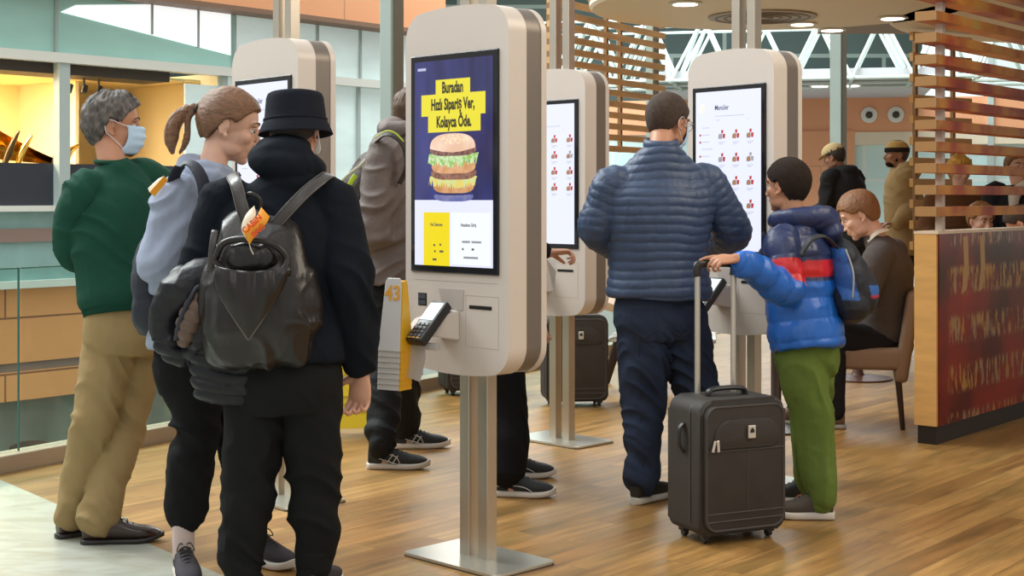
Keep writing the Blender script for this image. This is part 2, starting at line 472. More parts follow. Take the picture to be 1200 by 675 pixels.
# ---- shop facade across the void: local x along it, y away from us, z up ----
FA = math.radians(40)
fd = V((math.sin(FA), math.cos(FA), 0)); fn = V((-math.cos(FA), math.sin(FA), 0))
MF = Matrix.Translation(V((-5.6, 16, 0))) @ Matrix(((fd.x, fn.x, 0, 0), (fd.y, fn.y, 0, 0), (0, 0, 1, 0), (0, 0, 0, 1)))
def fac(name, m, boxes, kind='structure', bev=0.0):
    mb = MB()
    for lo, hi in boxes: mb.box(lo, hi, bev)
    o = mb.build(name, m); o.matrix_world = MF
    return tag(o, kind=kind)
def panel_mat(name, c1, c2, bw, bh, mort, rough=0.5, ms=0.01, off=0.5, noise_amt=0.0):
    m = bpy.data.materials.new(name); m.use_nodes = True
    nt = m.node_tree; N = nt.nodes; L = nt.links; b = N['Principled BSDF']
    tc = N.new('ShaderNodeTexCoord'); mp = N.new('ShaderNodeMapping'); mp.inputs['Rotation'].default_value = (PI / 2, 0, 0)
    L.new(tc.outputs['Object'], mp.inputs[0])
    br = N.new('ShaderNodeTexBrick'); br.inputs['Color1'].default_value = (*c1, 1); br.inputs['Color2'].default_value = (*c2, 1); br.inputs['Mortar'].default_value = (*mort, 1)
    br.inputs['Scale'].default_value = 1; br.inputs['Mortar Size'].default_value = ms; br.inputs['Brick Width'].default_value = bw; br.inputs['Row Height'].default_value = bh; br.offset = off
    L.new(mp.outputs[0], br.inputs['Vector']); L.new(br.outputs['Color'], b.inputs['Base Color'])
    if noise_amt:
        nz = N.new('ShaderNodeTexNoise'); nz.inputs['Scale'].default_value = 1.2; nz.inputs['Detail'].default_value = 6
        L.new(mp.outputs[0], nz.inputs['Vector'])
        mr = N.new('ShaderNodeMapRange'); mr.inputs['From Min'].default_value = 0.35; mr.inputs['From Max'].default_value = 0.65; mr.inputs['To Min'].default_value = 1 - noise_amt; mr.inputs['To Max'].default_value = 1 + noise_amt
        L.new(nz.outputs['Fac'], mr.inputs['Value'])
        sc = N.new('ShaderNodeVectorMath'); sc.operation = 'SCALE'; L.new(br.outputs['Color'], sc.inputs[0]); L.new(mr.outputs[0], sc.inputs['Scale']); L.new(sc.outputs[0], b.inputs['Base Color'])
    b.inputs['Roughness'].default_value = rough
    return m
wood = panel_mat('orange_wood_panels', (0.84, 0.38, 0.15), (0.76, 0.32, 0.12), 3.2, 0.62, (0.30, 0.12, 0.06), 0.45, 0.012)
woodf = panel_mat('pale_orange_wood_panels', (0.85, 0.40, 0.19), (0.80, 0.36, 0.17), 2.4, 1.6, (0.5, 0.25, 0.14), 0.4, 0.012)
mint = mat('mint_glass_cladding', (0.42, 0.74, 0.68), 0.18, var=(0.6, 0.10, (1, 1, 3)))
mintd = mat('frosted_teal_glass', (0.25, 0.42, 0.40), 0.22, var=(3.0, 0.12))
paleg = mat('pale_backlit_glass', (0.62, 0.76, 0.74), 0.2, var=(0.8, 0.16, (1, 1, 3)), emit=((0.80, 0.95, 0.95), 0.22))
reflg = mat('painted_glass_reflection', (0.85, 0.88, 0.9), 0.2, emit=((0.93, 0.97, 1.0), 0.75), var=(0.8, 0.05))  # glow imitates a white reflection on the facade glass
white = mat('white_metal_frame', (0.72, 0.74, 0.68), 0.4)
gry = mat('grey_mullion', (0.42, 0.50, 0.48), 0.4)
dark = mat('dark_recess', (0.05, 0.04, 0.03), 0.6)
yel = mat('yellow_shop_wall', (0.82, 0.66, 0.36), 0.7, var=(0.5, 0.08))
yel2 = mat('cream_shop_wall', (0.84, 0.72, 0.50), 0.7)
dkp = mat('charcoal_counter_front', (0.035, 0.04, 0.055), 0.3)
brn = mat('taupe_band', (0.27, 0.19, 0.16), 0.5)
ls = mat('grey_ground_shop', (0.20, 0.22, 0.19), 0.4, var=(1.5, 0.35, (1.5, 1, 0.5)))
# upper wood fascia and glass
fac('wall_far_fascia', woodf, [((-4, -0.35, 3.72), (6.8, 0.3, 6.5))])
fac('beam', mat('brown_soffit', (0.22, 0.12, 0.07), 0.6), [((-4, -0.36, 3.66), (6.8, 0.0, 3.72))])
fac('wall_left_upper_glass', mint, [((-8, 0.0, 2.97), (3.2, 0.06, 3.66))])
fac('wall_left_upper_glass', paleg, [((3.25, 0.0, 2.97), (6.8, 0.06, 3.66))])
# white reflection in the upper glass, imitated by a thin glowing wedge
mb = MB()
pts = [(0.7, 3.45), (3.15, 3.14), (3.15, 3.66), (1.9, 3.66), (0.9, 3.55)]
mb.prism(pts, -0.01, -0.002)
o = mb.build('window_reflection', reflg); o.matrix_world = MF; tag(o, kind='structure')
fac('window_1_frame', gry, [((x, -0.03, 2.97), (x + 0.035, 0.0, 3.66)) for x in (-2.3, 0.62, 3.19, 4.6, 5.4)] + [((1.93, -0.025, 3.3), (1.96, -0.0, 3.66)), ((2.62, -0.025, 3.2), (2.65, -0.0, 3.66))])
fac('beam', white, [((-8, -0.16, 2.86), (6.8, 0.02, 2.97))])
fac('beam', dark, [((-8, -0.02, 2.74), (2.2, 0.5, 2.86))])
fac('column', gry, [((0.60, -0.14, 1.245), (0.74, -0.02, 2.86)), ((2.95, -0.10, 1.2), (3.03, 0.0, 2.86))])
# lit shop interior
mb = MB()
mb.box((-8, 2.6, 1.1), (3.0, 2.66, 2.9)); mb.box((2.95, 0.0, 1.1), (3.0, 2.6, 2.9))
mb.box((-8, 0.3, 1.2), (3, 2.6, 1.22)); mb.box((-8, 0.35, 2.80), (3, 2.6, 2.83))
o = mb.build('wall_shop_inside', yel); o.matrix_world = MF; tag(o, kind='structure')
mb = MB(); mb.box((1.75, 1.3, 1.22), (1.8, 2.6, 2.80)); o = mb.build('wall_shop_return', yel2); o.matrix_world = MF; tag(o, kind='structure')
l = area('shop_ceiling_light', (0, 0, 0), (0, 0, 0), 3.0, 190, (1.0, 0.88, 0.66), 0.8); l.matrix_world = MF @ Matrix.Translation((-0.3, 1.0, 2.78))
fac('wall_shop_glass_end', paleg, [((2.45, 0.0, 1.25), (2.95, 0.03, 2.74)), ((3.05, 0.0, 0.35), (6.8, 0.05, 2.86))])
fac('window_2_frame', gry, [((x, -0.04, 0.35), (x + 0.05, 0.0, 2.86)) for x in (4.6, 5.35)])
fac('wall_shop_counter_front', dkp, [((-8, -0.02, 1.24), (2.9, 0.1, 1.72))])
fac('trim_2', white, [((-8, -0.10, 1.18), (3.0, 0.05, 1.245)), ((-8, -0.12, 0.33), (6.8, 0.05, 0.41))])
fac('wall_left_teal_glass', mintd, [((-8, 0.0, 0.41), (6.8, 0.05, 1.19))])
fac('trim_3', brn, [((-8, -0.03, 0.84), (3.0, 0.0, 0.99))])
fac('wall_left_wood_band', wood, [((-8, -0.02, -0.50), (6.8, 0.08, 0.33)), ((-8, -0.02, -0.92), (6.8, 0.08, -0.60))])
fac('trim_4', brn, [((-8, 0.0, -0.60), (6.8, 0.08, -0.50))])
fac('wall_left_ground_shop', ls, [((-8, 0.1, -4.5), (6.8, 0.2, -0.92))])
fac('floor_lower_level', mat('lower_hall_floor', (0.30, 0.31, 0.28), 0.25, var=(0.8, 0.15)), [((-14, -14, -4.6), (16, 0.2, -4.5))])
whl = mat('white_sign_letters', (0.85, 0.87, 0.85), 0.5, emit=((1, 1, 1), 0.25))
for s, x, z in (('OUT', 1.35, -1.0), ('OUTLET', 3.55, -1.02)):
    M = MF @ Matrix.Translation((x, 0.02, z)) @ Matrix.Rotation(PI / 2, 4, 'X')
    o = text(s, 'shop_sign_lettering', whl, None, M, 0.2, 0.004)
    tag(o, 'white shop letters under the orange wood band, %s the man in khaki trousers' % ('left of' if s == 'OUT' else 'right of'), 'sign lettering')
# dim things on the lower level behind the glass
for px, Y, w, h, lb in ((38, 15.2, 0.5, 0.95, 'dark grey upright bin on the lower level seen through the glass'),):
    b = at(px, 231, Y); t = thing('litter_bin', lb, 'bin', (b.x, Y, -2.3))
    mb = MB(); mb.lathe([(w * .36, 0), (w * .42, .03), (w * .47, h), (w * .45, h + .03)], 24, ell=(1, .8)); mb.build('bin_body', mat('slate_plastic', (0.12, 0.14, 0.17), 0.5), t, smooth=False, autos=.6)
    mb = MB(); mb.lathe([(w * .46, h + .031), (w * .46, h + .08), (w * .3, h + .12), (w * .2, h + .12)], 24, ell=(1, .8)); mb.build('bin_lid', mat('black_plastic', (0.02, 0.02, 0.022), 0.4), t, autos=.6)
    mb = MB(); mb.box((-1.2, -1.2, -2.2), (1.2, 1.2, -0.0)); o = mb.build('floor_lower_plinth', ls); o.location = (b.x, Y, -2.3); tag(o, kind='structure')
# golden pendant shades and track spots in the shop
t = thing('gold_sculpture', 'polished gold curved display form inside the yellow lit shop', 'sculpture', MF @ V((1.02, 0.9, 1.70)), PI / 2 - FA)
gold = mat('polished_gold', (0.80, 0.52, 0.12), 0.18, 1.0)
mb = MB()
mb.grid(lambda u, v: V((-0.95 + 1.5 * u, 0.25 * math.sin(v * PI), 0.62 * (1 - u) ** 1.4 * (0.15 + 0.85 * v) + 0.02)), 24, 10)
sh = mb.build('curved_sheet', gold, t, smooth=True)
for i, x in enumerate((-0.55, -0.38, 0.1, 0.25)):
    mb = MB(); mb.tube([(x, -0.1, 0.0), (x + 0.08, -0.08, 0.18), (x + 0.22, -0.05, 0.42 - 0.05 * i)], [0.03, 0.045, 0.02], 10, 4); mb.build('gold_fin', gold if i % 2 else mat('dark_bronze', (0.08, 0.05, 0.02), 0.3, 0.8), t, smooth=True)
sp = thing('track_spotlight', 'first of three small black track spots hanging in the yellow shop', 'spotlight', MF @ V((0.98, 0.25, 2.60)), PI / 2 - FA, 'track spots in the yellow shop')
mb = MB(); mb.tube([(0, 0, 0.14), (0, 0, 0.04)], 0.012, 8); mb.build('stem', dark, sp)
mb = MB(); mb.tube([(0.02, 0, 0.05), (-0.02, -0.02, -0.04)], 0.032, 12); mb.build('lamp_head', dark, sp)
for i in (1, 2): copy_thing(sp, MF @ V((0.98 + 0.2 * i, 0.25, 2.60)), label=('middle', 'last')[i - 1] + ' of three small black track spots hanging in the yellow shop')

# ---- far hall wall beyond the columns ----
HW = math.radians(-12)
MH = Matrix.Translation(V((6.6, 31, 0))) @ Matrix.Rotation(HW, 4, 'Z')
def hw(name, m, boxes):
    mb = MB()
    for lo, hi in boxes: mb.box(lo, hi)
    o = mb.build(name, m); o.matrix_world = MH; return tag(o, kind='structure')
hw('wall_back_fascia', panel_mat('far_orange_panels', (0.78, 0.38, 0.20), (0.74, 0.35, 0.18), 5.0, 2.0, (0.5, 0.25, 0.14), 0.5), [((-14, 0, 2.70), (16, 0.3, 3.45)), ((-0.6, -0.05, -0.5), (0.7, 0.2, 2.75))])
hw('wall_back_glass', panel_mat('far_mint_glass', (0.60, 0.80, 0.78), (0.55, 0.75, 0.73), 0.9, 1.7, (0.72, 0.80, 0.76), 0.2, 0.03, 0.0), [((-14, 0.1, -1), (16, 0.3, 2.70))])
hw('trim_5', mat('cream_head_trim', (0.75, 0.66, 0.5), 0.5), [((0.7, -0.03, 2.45), (16, 0.1, 2.72))])
hw('wall_back_upper_glass', paleg, [((2.1, 0.0, 3.45), (16, 0.2, 7.0))])
hw('wall_back_mullion', gry, [((x, -0.08, -0.5), (x + 0.12, 0.0, 7.0)) for x in (3.4, 5.6)])
hw('wall_back_sign', paleg, [((-1.9, -0.04, 0.5), (-0.75, 0.1, 2.5))])
MHs = MH
mb = MB(); mb.box((-3.2, -5.6, 3.45), (2.1, 0.2, 3.6))
o = mb.build('ceiling_far_soffit', mat('grey_soffit', (0.50, 0.52, 0.54), 0.6)); o.matrix_world = MH; tag(o, kind='structure')
lampm = mat('white_lamp_diffuser', (1, 1, 1), 0.5, emit=((1, 0.98, 0.92), 5.0))
for i, (x, lb) in enumerate(((-0.55, 'left'), (-0.02, 'middle'), (0.55, 'right'))):
    t = thing('soffit_light', '%s of three bright round lights in the far grey soffit' % lb, 'ceiling light', MH @ V((x, -3.9, 3.45)), 0, 'lights in the far grey soffit')
    mb = MB(); mb.lathe([(0.18, 0.0), (0.20, -0.01), (0.20, -0.03), (0.16, -0.035)], 20); mb.build('light_rim', white, t, autos=.6)
    mb = MB(); mb.lathe([(0.155, -0.03), (0.15, -0.045), (0.06, -0.05)], 20); mb.build('diffuser', lampm, t, autos=.6)
for i, (x, lb) in enumerate(((-1.9, 'leftmost'), (-1.35, 'second from the left'), (1.0, 'third from the left'), (1.55, 'fourth from the left'), (4.6, 'rightmost'))):
    t = thing('round_vent', 'round white air nozzle in the far orange wall, %s' % lb, 'air vent', MH @ V((x, -0.02, 3.08)), HW, 'round air nozzles in the far orange wall')
    R = Matrix.Rotation(PI / 2, 4, 'X')
    mb = MB(); mb.lathe([(0.13, 0), (0.17, 0.0), (0.17, 0.03), (0.13, 0.04)], 20, M=R); mb.build('vent_rim', white, t, autos=.6)
    mb = MB(); mb.lathe([(0.075, 0.03), (0.075, 0.06), (0.04, 0.075)], 16, M=R); mb.build('nozzle', dark, t, autos=.6)

# ---- roof: space frame below dark cladding and glazed strips ----
tube_w = mat('white_steel_tube', (0.50, 0.60, 0.55), 0.4)
def truss(name, o, ux, uy, uz, nx, ny, seed, r=0.055, st=1.9, dep=1.5):
    rd = random.Random(seed); mb = MB()
    P = lambda i, j, k: o + ux * (i + 0.5 * k) * st + uy * (j + 0.5 * k) * st + uz * (k * dep)
    T = lambda a, b, rr=1.0: mb.tube([a, b], r * rr, 6)
    for i in range(nx):
        for j in range(ny):
            if i < nx - 1: T(P(i, j, 0), P(i + 1, j, 0)); T(P(i, j, 1), P(i + 1, j, 1), .8)
            if j < ny - 1: T(P(i, j, 0), P(i, j + 1, 0)); T(P(i, j, 1), P(i, j + 1, 1), .8)
            T(P(i, j, 0), P(i, j, 1))
            if i: T(P(i, j, 0), P(i - 1, j, 1))
            if j: T(P(i, j, 0), P(i, j - 1, 1))
            if i and j: T(P(i, j, 0), P(i - 1, j - 1, 1))
            mb.ell(P(i, j, 0), r * 1.9, n=8)
    return tag(mb.build(name, tube_w, autos=.8), kind='structure')
R30 = Matrix.Rotation(-GA, 3, 'Z')
R12 = Matrix.Rotation(HW, 3, 'Z')
truss('ceiling_space_frame', V((-2.3, 27.0, 3.42)), R12 @ V((1, 0, 0)), R12 @ V((0, 1, 0)), V((0, 0, 1)), 17, 3, 3, 0.032, 1.05, 1.15)
roofm = panel_mat('dark_roof_cladding', (0.05, 0.085, 0.08), (0.09, 0.13, 0.115), 2.6, 1.2, (0.30, 0.38, 0.34), 0.6, 0.05)
mb = MB(); mb.box((-14, 35.5, 3.5), (22, 35.7, 10)); tag(mb.build('wall_back_roof_end', roofm), kind='structure')
mb = MB(); mb.box((-14, 20, 7.2), (22, 38, 7.4)); tag(mb.build('ceiling_hall_roof', roofm), kind='structure')

# ---- near ceiling: slab edge and round rafts ----
ceil = mat('beige_ceiling_raft', (0.86, 0.78, 0.62), 0.55)
ceild = mat('grey_brown_slab', (0.23, 0.20, 0.18), 0.7)
mb = MB(); mb.prism([(2.3, 9.2), (3.2, 15.2), (16, 15.2), (16, 5.0), (4.0, 5.0)], 3.05, 3.45, axis='z')
tag(mb.build('ceiling_slab', ceild), kind='structure')
downs = []
def raft(name, c, r, z, lab, lights):
    mb = MB(); mb.lathe([(r * .985, 0.16), (r, 0.14), (r, 0.02), (r * .985, 0.0)][::-1], 72)
    o = mb.build(name, ceil, autos=.5); o.location = (c[0], c[1], z); tag(o, kind='structure')
    mb = MB(); mb.lathe([(r * 1.006, .055), (r * 1.006, .09)], 72); q = mb.build(name + '_edge_strip', mat('warm_edge_strip', (0.42, 0.33, 0.2), .4)); q.location = (c[0], c[1], z); tag(q, kind='structure')
raft('ceiling_raft', (2.0, 10.85), 1.42, 2.75, '', [])
raft('ceiling_raft', (5.05, 11.3), 2.05, 2.75, '', [])
for px, py, z, lb in ((803, 3, 2.75, 'recessed round downlight in the pale ceiling raft above the man in the quilted jacket'), (975, 34, 2.75, 'recessed round downlight at the tip of the pale ceiling raft'), (1046, 20, 2.75, 'bright recessed downlight beside the slatted screen'), (939, 38, 2.75, 'faint recessed downlight near the edge of the pale ceiling raft')):
    Y = (z - EYE) * F / (HOR - py); p = at(px, py, Y)
    if lb.startswith('faint'): p = V((2.35, 11.75, z)) 
    t = thing('downlight', lb, 'ceiling light', (p.x, p.y, z - 0.001))
    mb = MB(); mb.lathe([(0.10, 0.0), (0.12, -0.002), (0.12, -0.012), (0.095, -0.014)], 24); mb.build('light_rim', white, t, autos=.6)
    mb = MB(); mb.lathe([(0.088, -0.010), (0.088, -0.017), (0.05, -0.019)], 24); mb.build('diffuser', mat('warm_lamp_diffuser', (1, .95, .85), .5, emit=((1, 0.88, 0.66), 6.0)), t, autos=.6)
t = thing('ceiling_vent', 'round grille sunk into the pale ceiling raft behind the kiosk posts', 'air vent', (1.95, 11.3, 2.748))
mb = MB(); mb.lathe([(0.40, 0.0), (0.42, -0.002), (0.42, -0.012), (0.38, -0.014)], 40); mb.build('vent_rim', mat('grey_vent', (0.38, 0.34, 0.28), .5), t, autos=.6)
mb = MB()
for r in (0.36, 0.29, 0.22, 0.15, 0.08): mb.tube([(r * math.cos(a * PI / 16), r * math.sin(a * PI / 16), -0.008) for a in range(32)], 0.012, 6, closed=True)
mb.build('vent_rings', mat('dark_vent_slots', (0.12, 0.10, 0.08), .5), t)

# ---- slatted screens ----
slatw = mat('warm_oak_slats', (0.62, 0.37, 0.15), 0.5, var=(2.2, 0.22, (1, 1, 4)))
postw = mat('dark_oak_post', (0.26, 0.14, 0.05), 0.5)
def slat_screen(name, label, p0, p1, z0, z1, pitch, h, d, m, posts, pm=postw, first=None):
    p0 = V(p0); p1 = V(p1); L_ = (p1 - p0).length; a = math.atan2(p1.y - p0.y, p1.x - p0.x)
    t = thing(name, label, 'slatted screen', (p0.x, p0.y, z0), a)
    z = 0.0
    while z < z1 - z0:
        mb = MB(); mb.box((0, -d / 2, z), (L_, d / 2, z + h), 0.002, 1); mb.build('slat', m, t); z += pitch
    for x in posts:
        mb = MB(); mb.box((x - 0.018, d / 2, 0), (x + 0.018, d / 2 + 0.03, z1 - z0)); mb.build('post', pm, t)
    return t
a0 = cross_line(V((0, 0, 0)), V(((630 - 600) / F, 1, 0)), B0, bd) + bp_ * 0.1
a1 = cross_line(V((0, 0, 0)), V(((766 - 600) / F, 1, 0)), B0, bd) + bp_ * 0.1
slat_screen('slatted_screen', 'tan wooden slatted screen behind the middle kiosk and the column', a0, a1, 1.72, 3.6, 0.094, 0.050, 0.035, slatw, (0.06, 1.25, 1.0))
c0 = V((3.33, 12.1, 0)); c1 = V((3.98, 12.6, 0))
slat_screen('slatted_screen', 'tan wooden slatted screen farther back, seen through the printed slats', c0, c1, 0.9, 2.7, 0.175, 0.07, 0.04, mat('lit_oak_slats', (0.62, 0.36, 0.13), 0.5), (0.1, 0.62))
# ---------------- ordering kiosks ----------------
KA = -PI / 4
shell = mat('warm_white_plastic', (0.66, 0.59, 0.53), 0.35, var=(1.5, 0.02))
kband = mat('taupe_metal_band', (0.20, 0.17, 0.145), 0.4, 0.3)
kblack = mat('black_screen_bezel', (0.012, 0.012, 0.014), 0.12)
kslot = mat('black_slot', (0.01, 0.01, 0.01), 0.4)
seamm = mat('panel_seam', (0.42, 0.37, 0.33), 0.5)
steel = bpy.data.materials.new('brushed_steel'); steel.use_nodes = True
_b = steel.node_tree.nodes['Principled BSDF']; _b.inputs['Base Color'].default_value = (0.56, 0.50, 0.42, 1); _b.inputs['Metallic'].default_value = 0.85; _b.inputs['Roughness'].default_value = 0.33
_t = steel.node_tree.nodes.new('ShaderNodeTexCoord'); _m = steel.node_tree.nodes.new('ShaderNodeMapping'); _m.inputs['Scale'].default_value = (220, 220, 3)
_n = steel.node_tree.nodes.new('ShaderNodeTexNoise'); _n.inputs['Scale'].default_value = 1.0
_u = steel.node_tree.nodes.new('ShaderNodeBump'); _u.inputs['Strength'].default_value = 0.08
steel.node_tree.links.new(_t.outputs['Object'], _m.inputs[0]); steel.node_tree.links.new(_m.outputs[0], _n.inputs[0]); steel.node_tree.links.new(_n.outputs[0], _u.inputs['Height']); steel.node_tree.links.new(_u.outputs[0], _b.inputs['Normal'])
plate = mat('satin_steel_plate', (0.62, 0.62, 0.56), 0.28, 0.75)
plate_e = mat('dark_plate_edge', (0.06, 0.05, 0.04), 0.4)

def emat(name, c, s=1.0, spec=0.3):
    return mat(name, tuple(x * 0.12 for x in c), 0.15, emit=(c, s), spec=spec)
scr_white = emat('screen_white', (0.80, 0.83, 1.0), 1.0)
def rrect(w0, w1, z0, z1, r, n=8, arch=0.0):
    pts = []
    rt, rb = r if isinstance(r, tuple) else (r, r)
    for cx, cz, a0, rr in ((w1 - rt, z1 - rt, 0, rt), (w0 + rt, z1 - rt, 90, rt), (w0 + rb, z0 + rb, 180, rb), (w1 - rb, z0 + rb, 270, rb)):
        for k in range(n + 1):
            a = math.radians(a0 + 90 * k / n); pts.append((cx + rr * math.cos(a), cz + rr * math.sin(a)))
        if a0 == 0 and arch:
            for k in range(1, 8): pts.append((w1 - rt - (w1 - w0 - 2 * rt) * k / 8, z1))
        if a0 == 180 and arch:
            for k in range(1, 8): pts.append((w0 + rb + (w1 - w0 - 2 * rb) * k / 8, z0))
    if arch:
        c = (w0 + w1) / 2; h = (w1 - w0) / 2; zm = (z0 + z1) / 2
        pts = [(x, z + (arch if z > zm else -arch) * (1 - ((x - c) / h) ** 2)) for x, z in pts]
    return pts
KW = 0.55
def kiosk(label, X, Y, pole_top=5.6, W_=KW, terminal=True, pole_w=0.05, rz=KA):
    t = thing('order_kiosk', label, 'ordering kiosk', (X, Y, 0), rz, 'self-service ordering kiosks')
    h = W_ / 2; z0, z1 = 0.72, 2.01
    mb = MB(); mb.prism(rrect(-h, h, z0, z1, (0.085, 0.085), 10, 0.026), -0.115, -0.025, bev=0.012, seg=3)
    fs = mb.build('front_shell', shell, t, autos=0.7)
    mb = MB(); mb.prism(rrect(-h + .004, h - .004, z0 + .004, z1 - .004, (0.081, 0.081), 10, 0.026), -0.025, 0.052); mb.build('side_band', kband, t, autos=0.5)
    mb = MB(); mb.prism(rrect(-h, h, z0, z1, (0.085, 0.085), 10, 0.026), 0.052, 0.078, bev=0.006, seg=3); mb.build('back_shell', shell, t, autos=0.7)
    # seams on the lower front
    mb = MB()
    y = -0.1155
    for (xa, xb, za, zb) in ((-.225, .225, 1.032, 1.0335), (.055, .225, .985, .9865) , (.055, .225, .80, .8015)): mb.box((xa, y, za), (xb, y + .002, zb))
    for x in (.055, .2235): mb.box((x, y, .80), (x + .0015, y + .002, .9865))
    mb.build('panel_seam', seamm, fs)
    mb = MB(); mb.box((.075, y - .001, .938), (.19, y + .004, .951)); mb.build('receipt_slot', kslot, t)
    mb = MB(); mb.box((-.205, y - .001, .935), (-.155, y + .004, .985), .003); mb.build('code_reader', kslot, t)
    mb = MB(); mb.box((-.199, y - .002, .963), (-.161, y - .0005, .979)); mb.box((-.199, y - .002, .941), (-.161, y - .0005, .957)); mb.build('reader_window', mat('reader_glass', (.05, .05, .07), .05), t)
    # hollow above the card terminal: flat plate, its shade painted as a darker tone
    mb = MB(); mb.prism([(-.09, 1.005), (.045, 1.005), (.04, .93), (-.06, .93)], y - .0015, y + .003); mb.build('terminal_recess_shade', mat('recess_shade', (0.50, 0.44, 0.40), .5), t)
    # posts and plate
    for s in (-1, 1):
        mb = MB(); x = s * 0.049; w = pole_w / 2
        mb.box((x - w, -w, 0.012), (x + w, w, z0 + .03), .002, 1); mb.build('lower_post', steel, t)
        mb = MB(); mb.box((x - w, -w, z1), (x + w, w, pole_top), .002, 1); mb.build('upper_post', steel, t)
    mb = MB(); mb.prism(rrect(-.25, .25, -.155, .155, .025, 5), 0.004, 0.014, axis='z', bev=.002, seg=1); mb.build('base_plate', plate, t, autos=.5)
    mb = MB(); mb.prism(rrect(-.252, .252, -.157, .157, .025, 5), 0.0, 0.004, axis='z'); mb.build('plate_pad', plate_e, t, autos=.5)
    if terminal:
        # wedge bracket
        mb = MB()
        M = Matrix.Translation((-.035, -.116, .80))
        a = [(-.055, 0, .03), (.06, 0, .02), (.06, 0, .13), (-.03, 0, .13)]
        b = [(-.11, -.115, .055), (-.02, -.13, .045), (.0, -.10, .085), (-.08, -.095, .10)]
        va = [mb.bm.verts.new(M @ V(p)) for p in a]; vb = [mb.bm.verts.new(M @ V(p)) for p in b]
        mb.bm.faces.new(va); mb.bm.faces.new(vb[::-1])
        for i in range(4): mb.bm.faces.new((va[i], va[(i + 1) % 4], vb[(i + 1) % 4], vb[i]))
        bmesh.ops.bevel(mb.bm, geom=mb.bm.edges[:], offset=.004, segments=2, affect='EDGES')
        mb.build('terminal_bracket', shell, t, autos=.6)
        M = Matrix.Translation((-.040, -.212, .888)) @ Matrix.Rotation(math.radians(2), 4, 'Z') @ Matrix.Rotation(math.radians(44), 4, 'X') @ Matrix.Scale(1.12, 4)
        # handset local: x width, y length (up the slope), z out of its face
        mb = MB(); mb.box((-.038, -.085, -.022), (.038, .085, .012), .007, 2, M); td = mb.build('card_terminal', mat('terminal_black', (.018, .018, .02), .35), t, autos=.6)
        mb = MB(); mb.box((-.030, .0, .0125), (.030, .072, .0135), M=M); mb.build('terminal_display', emat('terminal_display', (.60, .78, .80), .8), td)
        mb = MB()
        for i in range(3):
            for j in range(4): mb.box((-.026 + i * .019, -.072 + j * .016, .0122), (-.012 + i * .019, -.061 + j * .016, .0150), .001, 1, M)
        mb.build('terminal_keys', mat('dark_keys', (.10, .10, .11), .4), td)
        mb = MB()
        for i, c in enumerate(range(3)): mb.box((-.026 + i * .019, -.080, .0122), (-.012 + i * .019, -.074, .0155), .001, 1, M)
        mb.build('terminal_key_row', mat('amber_keys', (.55, .30, .05), .4), td)
    mb = MB(); mb.box((-.240, -.122, 1.062), (.230, -.112, 1.866), .004, 1); bz = mb.build('screen_bezel', kblack, t, autos=.5)
    return t, bz
SX0, SX1, SZ0, SZ1 = -.214, .204, 1.088, 1.842      # active picture area
FY = -.1225
def lit(bz, name, m, pts, dz=0):
    mb = MB(); mb.prism(pts, FY - .0006 - dz * .0003, FY - dz * .0003); return mb.build(name, m, bz)
def quad(x0, x1, z0, z1): return [(SX0 + (SX1 - SX0) * x0, SZ1 - (SZ1 - SZ0) * z0), (SX0 + (SX1 - SX0) * x1, SZ1 - (SZ1 - SZ0) * z0), (SX0 + (SX1 - SX0) * x1, SZ1 - (SZ1 - SZ0) * z1), (SX0 + (SX1 - SX0) * x0, SZ1 - (SZ1 - SZ0) * z1)]
RX = Matrix.Rotation(PI / 2, 4, 'X')
def stext(bz, s, name, m, u, v, size, bold=0, sx=.8, align='CENTER', dz=3):
    M = Matrix.Translation((SX0 + (SX1 - SX0) * u, FY - dz * .0004, SZ1 - (SZ1 - SZ0) * v)) @ RX
    return text(s, name, m, bz, M, size, bold, sx, align, .0002)

# --- front kiosk with the advert ---
kf, bz = kiosk('tall pale kiosk in front, its screen showing a burger advert on dark blue', -.125, 5.36)
navy = bpy.data.materials.new('advert_blue'); navy.use_nodes = True
nt = navy.node_tree; b = nt.nodes['Principled BSDF']; b.inputs['Base Color'].default_value = (.01, .01, .03, 1); b.inputs['Roughness'].default_value = .12
tc = nt.nodes.new('ShaderNodeTexCoord'); nz = nt.nodes.new('ShaderNodeTexNoise'); nz.inputs['Scale'].default_value = 3.0
mpn = nt.nodes.new('ShaderNodeMapping'); mpn.inputs['Scale'].default_value = (3, 1, .7); nt.links.new(tc.outputs['Object'], mpn.inputs[0]); nt.links.new(mpn.outputs[0], nz.inputs['Vector'])
rp = nt.nodes.new('ShaderNodeValToRGB'); e = rp.color_ramp.elements; e[0].position = .38; e[0].color = (.022, .022, .070, 1); e[1].position = .75; e[1].color = (.055, .06, .23, 1)
nt.links.new(nz.outputs['Fac'], rp.inputs[0]); nt.links.new(rp.outputs[0], b.inputs['Emission Color']); b.inputs['Emission Strength'].default_value = 1.0
lit(bz, 'advert_background', navy, quad(0, 1, 0, .68))
lit(bz, 'advert_lower_panel', emat('advert_lilac_white', (.78, .80, .98), 1.0), quad(0, 1, .68, 1))
lit(bz, 'yellow_tile', emat('advert_yellow', (.90, .72, .02), .95), quad(.12, .46, .74, 1), 1)
lit(bz, 'white_tile', emat('advert_white', (.88, .92, 1.0), 1.0), quad(.48, .97, .74, .99), 1)
yl = emat('headline_yellow', (.88, .78, .06), .92)
ink = mat('headline_ink', (.05, .045, .02), .4)
for (u0, u1, v0, v1) in ((.28, .72, .095, .175), (.09, .91, .165, .27), (.18, .85, .265, .35)): lit(bz, 'headline_block', yl, quad(u0, u1, v0, v1), 2 if v0 != .165 else 1)
